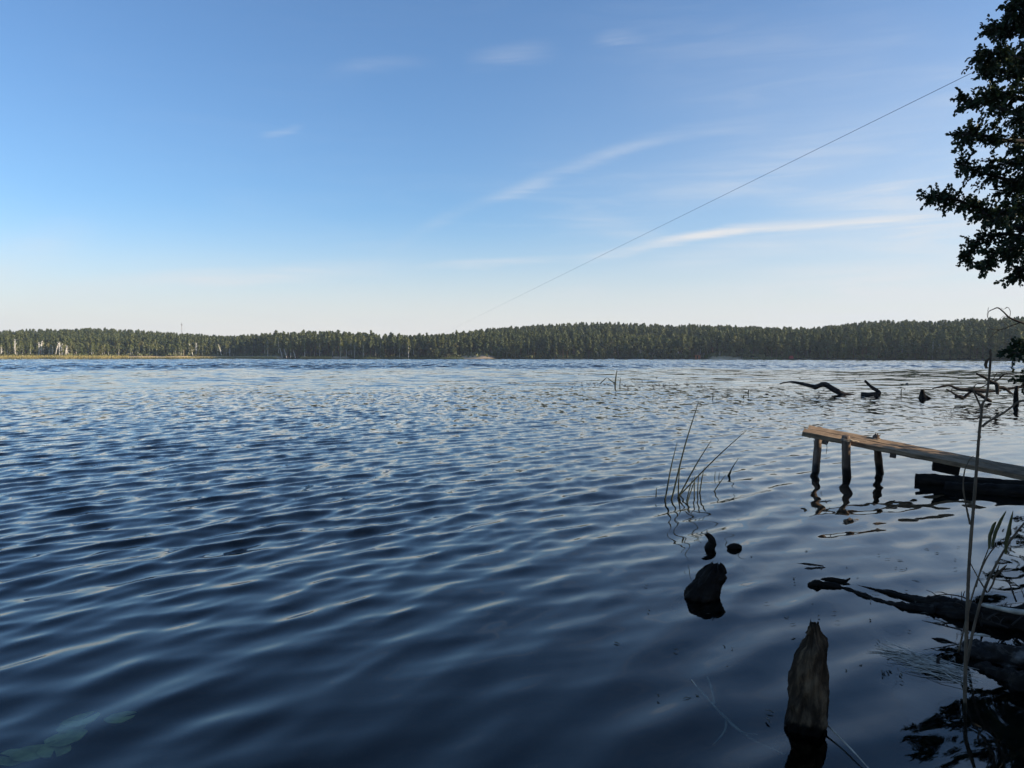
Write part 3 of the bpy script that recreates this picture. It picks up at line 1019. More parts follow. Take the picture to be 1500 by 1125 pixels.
    # a person-free red and white sun tent right of the boats
    for px, s, c1, label in ((1159, 5, m_red, 'tiny red and white tent under the dark trees past the red boats'),):
        x, y = shore_xy(px, s)
        e = empty('camping_tent', (x, y, float(ground_z(x, y))), label, 'tent')
        a = MB(); a.add([(-1.2, -.9, 0), (1.0, -.9, 0), (1.0, .9, 0), (-1.2, .9, 0), (-.9, 0, 1.5), (.8, 0, 1.5)],
                        [[0, 1, 5, 4], [2, 3, 4, 5], [0, 4, 3], [0, 3, 2, 1]]); a.build('canopy', m_red, e, False)
        b = MB(); b.add([(1.003, -.9, 0), (1.003, .9, 0), (.803, 0, 1.5)], [[0, 1, 2]]); b.build('door_flap', m_pale, e, False)
    x, y = shore_xy(446.5, 6)
    e = empty('camping_tent', (x, y, float(ground_z(x, y))), 'tiny whitish tent under the pines past the leaning trunks', 'tent')
    a = MB(); a.add([(-1.0, -.8, 0), (1.0, -.8, 0), (1.0, .8, 0), (-1.0, .8, 0), (-.7, 0, 1.5), (.7, 0, 1.5)],
                    [[0, 1, 5, 4], [2, 3, 4, 5], [0, 4, 3], [0, 3, 2, 1]]); a.build('canopy', m_pale, e, False)
    b = MB(); b.add([(1.003, -.8, 0), (1.003, .8, 0), (.703, 0, 1.5)], [[0, 1, 2]]); b.build('door_flap', m_dk, e, False)
    # radio mast over the left hill
    px = 267.0
    off, G = ridge(np.array(px)); x, y = shore_xy(px, float(off) + 10)
    z0 = float(ground_z(x, y))
    e = empty('radio_mast', (x, y, z0), 'thin grey radio mast rising above the wooded hill', 'mast')
    mb = MB()
    H = 24.5
    for k in range(3):
        a = k * 2.094
        tube(mb, [(math.cos(a) * 1.0, math.sin(a) * 1.0, 0), (math.cos(a) * .35, math.sin(a) * .35, H)], [.12, .10], 5)
    for i in range(14):
        h0, h1 = H * i / 14, H * (i + 1) / 14
        for k in range(3):
            a, b = k * 2.094, (k + 1) * 2.094
            r0, r1 = 1 - .65 * h0 / H, 1 - .65 * h1 / H
            tube(mb, [(math.cos(a) * r0, math.sin(a) * r0, h0), (math.cos(b) * r1, math.sin(b) * r1, h1)], [.05, .05], 4)
    m_mast = plain_mat('mast_steel', (0.35, 0.35, 0.36), .6, .3, .1, 1)
    mb.build('lattice', m_mast, e)
    a = MB(); tube(a, [(0, 0, H), (0, 0, H + 2.5)], [.12, .06], 5); a.build('antenna', m_mast, e)
    d = MB()
    for k in range(3):
        an = k * 2.094 + .5
        box(d, (math.cos(an) * .6, math.sin(an) * .6, H - 1.2), (.35, .35, 1.8))
    d.build('panel_antenna', m_mast, e, False)

def box(mb, c, s):
    x, y, z = [k / 2 for k in s]
    v = [(c[0] + i * x, c[1] + j * y, c[2] + k * z) for i in (-1, 1) for j in (-1, 1) for k in (-1, 1)]
    mb.add(v, [[0, 1, 3, 2], [4, 6, 7, 5], [0, 4, 5, 1], [2, 3, 7, 6], [0, 2, 6, 4], [1, 5, 7, 3]])

shore_details()

# ------------------------------------------------------------------ overhead cable
def build_cable():
    a = at(1640, 0, 27.0)
    b = at(634, 496, 500.0)
    pts, n = [], 60
    for i in range(n + 1):
        t = (i / n) ** 1.8
        p = a.lerp(b, t)
        pts.append(p)
    mb = MB(); tube(mb, pts, [0.0125] * len(pts), 6)
    o = mb.build('overhead_cable', M_CABLE)
    tag(o, 'thin grey cable slanting across the sky down to the far wood', 'cable')
build_cable()

# ------------------------------------------------------------------ pier
def grain_box(mb, p0, p1, side, up, w, t, nseg=14, seed=0, rough=.006):
    """a worn board from p0 to p1; side = across direction, w wide, t thick"""
    p0, p1, side, up = Vector(p0), Vector(p1), Vector(side), Vector(up)
    ring = [(-.5, 0), (-.5, -.12), (-.48, -.9), (-.45, -1), (.45, -1), (.48, -.9), (.5, -.12), (.5, 0), (.47, .0), (.2, .0), (0, .0), (-.2, .0), (-.47, .0)]
    ring = [(-.47, 0), (-.5, -.10), (-.5, -.9), (-.47, -1), (0, -1), (.47, -1), (.5, -.9), (.5, -.10), (.47, 0), (.24, 0), (0, 0), (-.24, 0)]
    n = len(ring)
    vs, fs, uv = [], [], []
    L = (p1 - p0).length
    for i in range(nseg + 1):
        f = i / nseg
        c = p0.lerp(p1, f)
        for (a, b) in ring:
            q = c + side * (a * w) + up * (b * t)
            nz = mnoise.noise(Vector((q.x * 5 + seed, q.y * 5, q.z * 5)))
            q = q + side * nz * rough * 1.5 * (1 if abs(a) > .4 else 0) + up * nz * rough
            vs.append(tuple(q))
    cum = [0]
    for k in range(n):
        a, b = ring[k], ring[(k + 1) % n]
        cum.append(cum[-1] + math.hypot((a[0] - b[0]) * w, (a[1] - b[1]) * t))
    for i in range(nseg):
        for k in range(n):
            k2 = (k + 1) % n
            fs.append([i * n + k, i * n + k2, (i + 1) * n + k2, (i + 1) * n + k])
            v0, v1 = L * i / nseg + seed, L * (i + 1) / nseg + seed
            uv.append([(cum[k], v0), (cum[k + 1], v0), (cum[k + 1], v1), (cum[k], v1)])
    fs.append(list(range(n))); uv.append([(r[0] * w, r[1] * t) for r in ring])
    fs.append([nseg * n + k for k in range(n)][::-1]); uv.append([(r[0] * w, r[1] * t) for r in ring][::-1])
    mb.add(vs, fs, uv)

def build_pier():
    S = Vector((4.66, 12.78, .685))
    d = Vector((.9, -.43, 0)).normalized()
    side = Vector((.43, .9, .16)).normalized()
    E = S + d * 3.75 + Vector((0, 0, -.168 * 3.75))
    ax = (E - S).normalized()
    up = ax.cross(side); up = up if up.z > 0 else -up
    side = up.cross(ax); side = side if side.y > 0 else -side
    e = empty('plank_pier', (S.x, S.y, 0), 'weathered wooden plank pier on three posts sloping down to the bank', 'pier')
    inv = Matrix.Translation(-e.location)
    def fin(mb, name, m, smooth=False):
        o = mb.build(name, m, e, smooth)
        o.matrix_parent_inverse = inv
        return o
    w = .25
    f = MB(); grain_box(f, S + side * (w * .5), E + side * (w * .5), side, up, w, .075, 26, 1); fin(f, 'plank', M_PLANK)
    B0, B1 = S + side * (w * 1.5 + .008) + ax * .05, S + side * (w * 1.5 + .008) + ax * 3.7
    f = MB(); grain_box(f, B0, B1, side, up, w * .92, .07, 26, 7); fin(f, 'plank', M_PLANK)
    # a cross batten under the two boards at the outer end, and one near the third post
    for t in (.36, 1.35):
        f = MB(); c = S + ax * t - up * .078
        grain_box(f, c - side * .02, c + side * .62, ax, up, .09, .05, 6, 3 + t); fin(f, 'batten', M_POST)
    # posts
    p1b, p2b, p3b = water_pt(1195, 691), water_pt(1240, 699), water_pt(1289, 693)
    p1t, p2t, p3t = at(1200, 626, 13.35), at(1239, 638, 12.36), at(1283, 638, 12.72)
    for b, t, r in ((p1b, p1t, .062), (p2b, p2t, .066), (p3b, p3t, .058)):
        f = MB()
        dirn = (t - b)
        tube(f, [b - dirn * 1.1, b, b.lerp(t, .35), b.lerp(t, .7), t - dirn * .04, t], [r * 1.05, r * 1.02, r, r * .97, r * .95, r * .72], 12, .12, 6, b.x, True, 3, .10)
        fin(f, 'post', M_POST, True)
    # splintered head of the third post
    f = MB()
    rng = random.Random(4)
    for k in range(7):
        a = rng.uniform(0, 6.28)
        q = p3t + Vector((math.cos(a) * .035, math.sin(a) * .035, -.02))
        tube(f, [q, q + Vector((rng.uniform(-.02, .07), rng.uniform(-.02, .02), rng.uniform(.03, .075)))], [.016, .003], 5)
    fin(f, 'splinter', M_POST)
    # rope wound round the posts and lying across the boards, with hanging ends
    f = MB()
    def ring(c, r, z, n=14):
        return [(c.x + math.cos(k / n * 6.283) * r, c.y + math.sin(k / n * 6.283) * r, z + .01 * math.sin(k)) for k in range(n + 1)]
    tube(f, ring(p2t, .072, p2t.z - .055), [.006] * 15, 5)
    tube(f, ring(p2t, .072, p2t.z - .075), [.006] * 15, 5)
    tube(f, ring(p3t, .066, p3t.z - .05), [.006] * 15, 5)
    A, B = p2t + Vector((.07, .02, -.06)), p3t + Vector((-.06, -.02, -.06))
    mid = A.lerp(B, .5) + Vector((0, 0, -.035))
    tube(f, [A, A.lerp(mid, .5) + Vector((.02, 0, -.01)), mid, mid.lerp(B, .5), B], [.006] * 5, 5, sub=4)
    tube(f, [A + Vector((0, 0, -.01)), mid + Vector((0, .06, -.012)), B + Vector((.01, 0, .012))], [.005] * 3, 5, sub=4)
    for px, y0, y1, dep in ((1192, 644, 662, 12.75), (1210.5, 648, 665, 12.62)):
        tube(f, [at(px, y0, dep), at(px + .8, (y0 + y1) / 2, dep), at(px - .4, y1, dep)], [.005, .005, .004], 5, sub=3)
    fin(f, 'rope', M_ROPE, True)
    # block between board and the log under it
    f = MB()
    c = S + ax * 1.93 + side * .14 - up * .077
    grain_box(f, c - ax * .02, c + ax * .34, side, up, .26, .13, 5, 9); fin(f, 'support_block', M_WETWOOD)
    # the log that carries the landward end
    a, b = water_pt(1341, 706), water_pt(1640, 730)
    a.z = b.z = .035
    mb = MB(); tube(mb, [a, a.lerp(b, .3), a.lerp(b, .7), b], [.095, .10, .11, .12], 28, .2, 5, 2, True, 20, .12, fine=.10)
    o = mb.build('floating_log', M_WETWOOD, None, True)
    tag(o, 'dark wet log lying in the water under the low end of the plank pier', 'log')
    a, b = water_pt(1385, 716), water_pt(1660, 742)
    a.z = b.z = .03
    mb = MB(); tube(mb, [a, a.lerp(b, .3), a.lerp(b, .7), b], [.07, .10, .12, .13], 28, .35, 5, 5, True, 20, .12, fine=.12)
    o = mb.build('floating_log', M_WETWOOD, None, True)
    tag(o, 'dark wet log lying half sunk in front of the log carrying the pier', 'log')
build_pier()

# ------------------------------------------------------------------ stumps and wood in the water
def stump(name, label, base, top, rings, sides=40, seed=0, jag=.06, m=M_ROT, fibre=.10, lean=0.0):
    """rings: list of (t along base-top, radius x, radius y); jagged broken crown"""
    base, top = Vector(base), Vector(top)
    mb = MB()
    ax = top - base
    N = 64
    ts = [r[0] for r in rings]
    vs, fs, uv = [], [], []
    L = ax.length
    for i in range(N + 1):
        t = ts[0] + (ts[-1] - ts[0]) * i / N
        rx = float(np.interp(t, ts, [r[1] for r in rings])); ry = float(np.interp(t, ts, [r[2] for r in rings]))
        c = base + ax * t
        for k in range(sides):
            a = 2 * math.pi * k / sides
            if lean:
                tt = t - lean * math.cos(a) * min(1, max(0, (t - .5) / .3))
                rx = float(np.interp(tt, ts, [r[1] for r in rings])); ry = float(np.interp(tt, ts, [r[2] for r in rings]))
            fib = mnoise.noise(Vector((math.cos(a) * 4.5 + seed, math.sin(a) * 4.5, t * 1.6))) + .5 * mnoise.noise(Vector((math.cos(a) * 11 + seed, math.sin(a) * 11, t * 2.5)))
            lum = fbm((math.cos(a) * 1.2 + seed * 2, math.sin(a) * 1.2, t * 4))
            q0 = c + Vector((math.cos(a) * rx, math.sin(a) * ry, 0))
            kn = fbm((q0.x * 14 + seed, q0.y * 14, q0.z * 9), 4)
            pit = mnoise.ridged_multi_fractal(Vector((q0.x * 26 + seed, q0.y * 26, q0.z * 10)), 1.0, 2.0, 4, 1.0, 2.0) - .9
            s = 1 + fibre * fib + .12 * lum + .20 * kn + .10 * pit
            j = jag * max(0, (t - .55) / .45) ** 2 * (mnoise.noise(Vector((math.cos(a) * 5 + seed, math.sin(a) * 5, 3))) + .6 * mnoise.noise(Vector((math.cos(a) * 13, math.sin(a) * 13, seed))))
            p = c + Vector((math.cos(a) * rx * s, math.sin(a) * ry * s, j))
            vs.append(tuple(p))
    for i in range(N):
        for k in range(sides):
            k2 = (k + 1) % sides
            fs.append([i * sides + k, i * sides + k2, (i + 1) * sides + k2, (i + 1) * sides + k])
            uv.append([(k / sides, i / N * L), ((k + 1) / sides, i / N * L), ((k + 1) / sides, (i + 1) / N * L), (k / sides, (i + 1) / N * L)])
    fs.append([N * sides + k for k in range(sides)]); uv.append([(0, 0)] * sides)
    mb.add(vs, fs, uv)
    o = mb.build(name, m, None, True)
    return tag(o, label, 'stump')

def build_wood():
    # tall pointed post, bottom right
    b = water_pt(1180, 1066); t = at(1191, 916, b.y)
    post = stump('rotten_post', 'tall pointed rotten post standing in the dark water', b, t,
          [(-1.2, .105, .105), (-.15, .102, .102), (0, .096, .096), (.1, .092, .093), (.44, .086, .086), (.64, .077, .078), (.75, .069, .070), (.81, .060, .061), (.85, .038, .042), (.92, .028, .030), (.97, .022, .024), (1.0, .016, .016)], 72, 3, .07, M_ROT, .13, .07)
    mb = MB()
    tube(mb, [at(1186, 930, t.y), at(1191, 919, t.y), at(1195, 916, t.y + .01), at(1199, 919, t.y + .01)], [.02, .018, .012, .003], 9, .3, 30, 3, True, 4, .2)
    tube(mb, [at(1190, 932, t.y), at(1190, 921, t.y - .01), at(1188, 916, t.y)], [.02, .014, .006], 9, .3, 30, 5, True, 4, .2)
    k = mb.build('splintered_tip', M_ROT, post); k.matrix_parent_inverse = Matrix.Identity(4)
    # broad leaning stump
    b = water_pt(1028, 874); t = at(1049, 829, b.y + .02)
    stump('leaning_stump', 'short broad black leaning stump between the rushes and the tall rotten post', b, t,
          [(-1.2, .13, .13), (-.2, .132, .12), (0, .130, .12), (.35, .122, .115), (.65, .108, .10), (.85, .088, .085), (.96, .06, .06), (1.0, .03, .03)], 56, 8, .07, M_WETWOOD, .09)
    # hooked stub
    b = water_pt(1040, 803)
    mb = MB()
    tube(mb, [b + Vector((0, 0, -.2)), b, at(1044, 797, b.y), at(1042, 789, b.y), at(1037, 784, b.y), at(1033, 783.5, b.y)], [.06, .056, .040, .034, .026, .010], 12, .2, 12, 3, True, 4, .1)
    tag(mb.build('hooked_stub', M_WETWOOD), 'small black hooked stub poking up behind the broad leaning stump', 'stump')
    b = water_pt(1076, 803)
    mb = MB(); tube(mb, [at(1065, 802, b.y), b + Vector((0, 0, .012)), at(1086, 803, b.y)], [.012, .042, .02], 10, .35, 14, 8, True, 5, .1)
    tag(mb.build('floating_chunk', M_WETWOOD), 'little black wood chunk floating beside the hooked stub', 'driftwood')
    # bark pieces
    for (px0, py0, px1, py1, r, sd, lab) in [(1163, 826, 1206, 829, .035, 1, 'thin flat bark piece floating beyond the tip of the sunken branches'),
                                             (1172, 835, 1208, 831, .030, 2, 'dark ragged bark piece floating just below the thin flat one')]:
        a, c = water_pt(px0, py0), water_pt(px1, py1)
        mb = MB(); tube(mb, [a, a.lerp(c, .35), a.lerp(c, .7), c], [.008, r, r * .8, .012], 10, .45, 12, sd, True, 5, .2, squash=.35)
        tag(mb.build('floating_bark', M_WETWOOD), lab, 'bark', 'bark pieces floating on the near water')
    # forked sunken branch running into the big log on the right
    e = empty('sunken_log', water_pt(1460, 900), 'big dark waterlogged log with two long branches reaching into the lake', 'log')
    inv = Matrix.Translation(-e.location)
    def part(mb, nm, m):
        o = mb.build(nm, m, e, True); o.matrix_parent_inverse = inv; return o
    w = lambda px, py, h=0: water_pt(px, py, h)
    mb = MB()
    tube(mb, [w(1320, 893, -.05), w(1365, 898, -.02), w(1420, 905, -.01), w(1480, 912, .0), w(1560, 920, .0), w(1650, 930, .0)], [.04, .07, .10, .13, .15, .17], 48, .45, 5, 4, True, 26, .22, fine=.14)
    part(mb, 'trunk', M_WETWOOD)
    mb = MB()
    tube(mb, [w(1183, 857, .0), w(1195, 855, .015), w(1212, 857, .01), w(1235, 862, -.002), w(1262, 871, -.006), w(1290, 882, -.012), w(1320, 890, -.01), w(1370, 900, -.01)], [.012, .034, .026, .018, .018, .022, .035, .06], 20, .6, 11, 2, True, 14, .25, fine=.2)
    tube(mb, [w(1202, 850, -.01), w(1215, 848, .006), w(1236, 851, .012), w(1245, 847, .03)], [.008, .018, .018, .006], 14, .7, 18, 6, True, 8, .3, fine=.2)
    part(mb, 'branch', M_WETWOOD)
    mb = MB()
    tube(mb, [w(1247, 857, -.01), w(1290, 866, -.004), w(1340, 879, .0), w(1390, 892, .01), w(1440, 905, .02)], [.008, .018, .034, .055, .075], 24, .5, 9, 9, True, 16, .25, fine=.18)
    part(mb, 'branch', M_WETWOOD)
    trng = random.Random(31)
    for k in range(9):
        px0, py0 = trng.uniform(1405, 1490), trng.uniform(880, 935)
        p = w(px0, py0, .03); q = [p]
        dv = Vector((trng.uniform(-1, .3), trng.uniform(-.5, .6), trng.uniform(.2, .9))).normalized()
        for j in range(4):
            q.append(q[-1] + dv * trng.uniform(.05, .11)); dv = (dv + Vector((trng.uniform(-.5, .5), trng.uniform(-.5, .5), trng.uniform(-.45, .15)))).normalized()
        mb = MB(); tube(mb, q, [.007, .006, .005, .004, .002], 6, .25, 20, k, True, 3)
        for j in (1, 2, 3):
            d2 = Vector((trng.uniform(-1, 1), trng.uniform(-1, 1), trng.uniform(-.2, .8))).normalized() * trng.uniform(.04, .10)
            tube(mb, [q[j], q[j] + d2 * .5 + Vector((0, 0, .01)), q[j] + d2], [.004, .003, .0015], 5)
        part(mb, 'twig', M_DRIFT)
    # squared block on the log
    mb = MB(); a = w(1360, 879, .03); c = w(1402, 886, .05)
    tube(mb, [a, a.lerp(c, .5), c], [.03, .042, .034], 16, .4, 10, 3, True, 8, .2, fine=.15)
    tag(mb.build('wood_block', M_WETWOOD), 'short dark wood block lying on the big waterlogged log', 'wood block')
    # pale barked log in front
    m_pb = wood_mat('pale_rotten_bark', (0.006, 0.005, 0.004), (0.016, 0.013, 0.011), (0.16, 0.145, 0.13), 5, 4.5, .85, .2, .8)
    mb = MB(); tube(mb, [w(1412, 954, -.01), w(1460, 962, .01), w(1530, 975, .02), w(1620, 990, .02)], [.05, .08, .09, .10], 48, .55, 8, 12, True, 22, .2, fine=.15)
    tag(mb.build('pale_bark_log', m_pb), 'rotting log with pale flaking bark in front of the big dark log', 'log')
    mb = MB(); tube(mb, [w(1430, 985, -.06), w(1490, 1005, -.03), w(1560, 1030, -.02), w(1640, 1060, .0)], [.05, .10, .12, .13], 40, .5, 7, 15, True, 22, .22, fine=.16)
    tag(mb.build('dark_log', M_WETWOOD), 'low black log behind the pale barked log, closest to the bank', 'log')
    # grey bleached stick along the log
    mb = MB(); tube(mb, [w(1440, 886, .17), w(1490, 896, .2), w(1560, 904, .23)], [.012, .018, .02], 8, .2, 10, 2, True, 4)
    tag(mb.build('bleached_stick', M_REEDPALE), 'pale bleached stick lying along the big dark log', 'stick')
    mb = MB(); tube(mb, [w(1422, 929, .02), w(1438, 930, .04), w(1450, 932, .03)], [.006, .02, .008], 8, .2, 10, 2, True, 4, squash=.5)
    tag(mb.build('bleached_chip', M_REEDPALE), 'white wood chip between the dark log and the pale barked log', 'wood chip')
    # small stub among the reed litter
    mb = MB(); b = w(1375, 978)
    tube(mb, [b + Vector((0, 0, -.05)), b, at(1374, 966, b.y), at(1378, 962, b.y)], [.014, .012, .010, .007], 8, .15, 20, 3, True, 4)
    tag(mb.build('twig_stub', M_DRIFT), 'tiny bent twig stub sticking up among the floating reed litter', 'twig')
    mb = MB(); tube(mb, [w(1365, 936, .0), w(1380, 938, .01), w(1402, 944, .0)], [.006, .014, .006], 8, .3, 20, 3, True, 4)
    tag(mb.build('floating_stick', M_WETWOOD), 'thin dark stick floating beside the end of the pale barked log', 'stick')
    # floating reed litter
    rng = np.random.default_rng(8)
    mb = MB()
    for i in range(110):
        f = rng.uniform(); cx = 1305 + 95 * f; cy = 957 + 32 * f + rng.normal() * 6
        p = w(cx, cy); an = rng.normal() * .45 - .75; l = rng.uniform(.05, .20)
        dv = Vector((math.cos(an), math.sin(an), rng.normal() * .05)) * l
        p.z = rng.uniform(-.004, .02)
        tube(mb, [p - dv, p + Vector((0, 0, .008)), p + dv], [.002, .0042, .002], 4, squash=.5)
    o = mb.build('reed_litter', M_REEDPALE, None, False)
    tag(o, 'floating litter of bleached reed scraps beside the dry stem', 'reed litter', None, 'stuff')
    mb = MB()
    for i in range(70):
        cx, cy = (rng.uniform(1160, 1440), rng.uniform(800, 1010)) if i < 48 else (rng.uniform(900, 1200), rng.uniform(790, 1080))
        p = w(cx, cy, .006); an = rng.uniform(0, 3.14); l = rng.uniform(.008, .035)
        dv = Vector((math.cos(an), math.sin(an), 0)) * l
        tube(mb, [p - dv, p + Vector((0, 0, .004)), p + dv], [.002, rng.uniform(.004, .010), .002], 5, squash=.3)
    o = mb.build('floating_bits', M_PADDARK, None, False)
    tag(o, 'tiny leaf and bark bits floating on the calm near water round the stumps', 'floating debris', None, 'stuff')
    # twigs near the post
    def twig(label, main, sides_, m, z=-.02, r=.006):
        mb = MB()
        for pts in [main] + sides_:
            P = [water_pt(px, py, zz) for px, py, zz in pts]
            tube(mb, P, [r * (1 - .55 * i / max(1, len(P) - 1)) for i in range(len(P))], 6, .15, 20, 1, True, 4)
        tag(mb.build('fallen_twig', m), label, 'twig')
    twig('pale submerged twig with side shoots near the tall rotten post', [(1060, 1052, -.01), (1040, 1030, -.008), (1013, 996, .002)],
         [[(1060, 1052, -.01), (1085, 1075, -.03), (1110, 1082, -.05)], [(1055, 1046, -.01), (1095, 1085, -.05), (1150, 1122, -.09)], [(1046, 1034, -.01), (1042, 1010, -.01), (1036, 994, -.015)],
          [(1064, 1056, -.02), (1060, 1080, -.06), (1044, 1106, -.10)]], M_REEDPALE, r=.008)
    twig('thin pale stick slanting away from the foot of the rotten post', [(1212, 1062, .03), (1230, 1080, .03), (1255, 1106, .02), (1285, 1140, .0)], [], M_REEDPALE, r=.0055)
    # far driftwood
    def drift(name, label, segs, m=M_DRIFT, cat='branch', sub=5):
        mb = MB()
        for pts in segs:
            dep = pts[0][0]
            tube(mb, [at(px, py, dd) for dd, px, py, r in pts], [p[3] * .80 for p in pts], 9, .18, 4, pts[0][1], True, sub, .08)
        return tag(mb.build(name, m), label, cat)
    z = water_pt(1240, 578).y
    drift('fallen_branch', 'long dark bare branch arching out of the lake beyond the pier', [
        [(z + 1, 1142, 562, .03), (z + .8, 1157, 559.5, .06), (z + .5, 1172, 561.5, .10), (z + .3, 1193, 566, .12), (z + .1, 1208, 563.5, .17), (z, 1222, 571, .17), (z - .1, 1234, 577, .15), (z - .2, 1250, 579, .08), (z - .2, 1256, 583, .06)],
        [(z + .3, 1200, 565, .10), (z + .3, 1195, 569, .08), (z + .3, 1190, 568, .04)]])
    z = water_pt(1275, 579).y
    drift('fallen_branch', 'short crooked dark branch rising from the lake beside the long arching one', [
        [(z, 1262, 577.5, .12), (z, 1275, 578, .15), (z, 1284, 577, .15), (z, 1288, 574.5, .11), (z, 1278, 568, .10), (z, 1272, 563, .08), (z, 1267, 557.5, .07)]])
    z = water_pt(1353, 584).y
    drift('dark_stub', 'lone dark pointed stub standing in the lake beyond the pier', [
        [(z, 1353, 590, .28), (z, 1352, 584, .24), (z, 1351.5, 577, .14), (z, 1351, 570, .08)],
        [(z, 1350, 583.5, .15), (z, 1357, 582, .12), (z, 1364, 584.5, .05)]], M_WETWOOD, 'stump')
    z = water_pt(1430, 590).y
    drift('fallen_tree', 'tangle of bare fallen tree branches in the lake behind the dry reed', [
        [(z, 1366, 569, .03), (z, 1381, 566, .05), (z, 1392, 565, .05), (z, 1405, 570, .08), (z, 1425, 571, .12), (z, 1445, 573, .10), (z, 1466, 572.5, .04)],
        [(z, 1386, 570, .03), (z, 1395, 575, .04), (z, 1409, 583, .08), (z, 1416, 579, .08), (z, 1423, 573, .06)],
        [(z, 1399, 581.5, .06), (z, 1406, 581, .09), (z, 1412, 583, .07)],
        [(z, 1425, 572, .10), (z, 1437, 579, .08), (z, 1448, 586, .09), (z, 1452, 588, .06)],
        [(z, 1430, 547.5, .04), (z, 1439, 551, .06), (z, 1452, 559, .07), (z, 1460, 563, .10), (z, 1461, 571, .10), (z, 1461, 578, .06)],
        [(z, 1450, 562, .05), (z, 1462, 556, .04), (z, 1472, 548, .03), (z, 1485, 549, .025), (z, 1500, 553, .02)],
        [(z, 1455, 556, .02), (z, 1460, 547, .018), (z, 1468, 545, .015), (z, 1480, 548, .012)],
        [(z, 1428, 571, .03), (z, 1440, 566, .025), (z, 1450, 562, .02)],
        [(z, 1425, 571, .02), (z, 1430, 563, .02), (z, 1440, 562, .012)],
        [(z, 1462, 568, .09), (z, 1472, 569, .08), (z, 1480, 575, .06), (z, 1484, 577, .03)],
        [(z, 1395, 566, .02), (z, 1394, 573, .015)],
        [(z, 1470, 571, .06), (z, 1500, 566, .08), (z, 1560, 560, .12)]], M_DRIFT, 'fallen tree')
    z = water_pt(1488, 592).y
    drift('dark_stake', 'upright black stake in the lake under the alder leaves', [
        [(z, 1488, 602, .13), (z, 1488, 590, .12), (z, 1488, 580, .12), (z, 1489, 571, .09), (z, 1491, 566, .06)]], M_WETWOOD, 'stake')
build_wood()

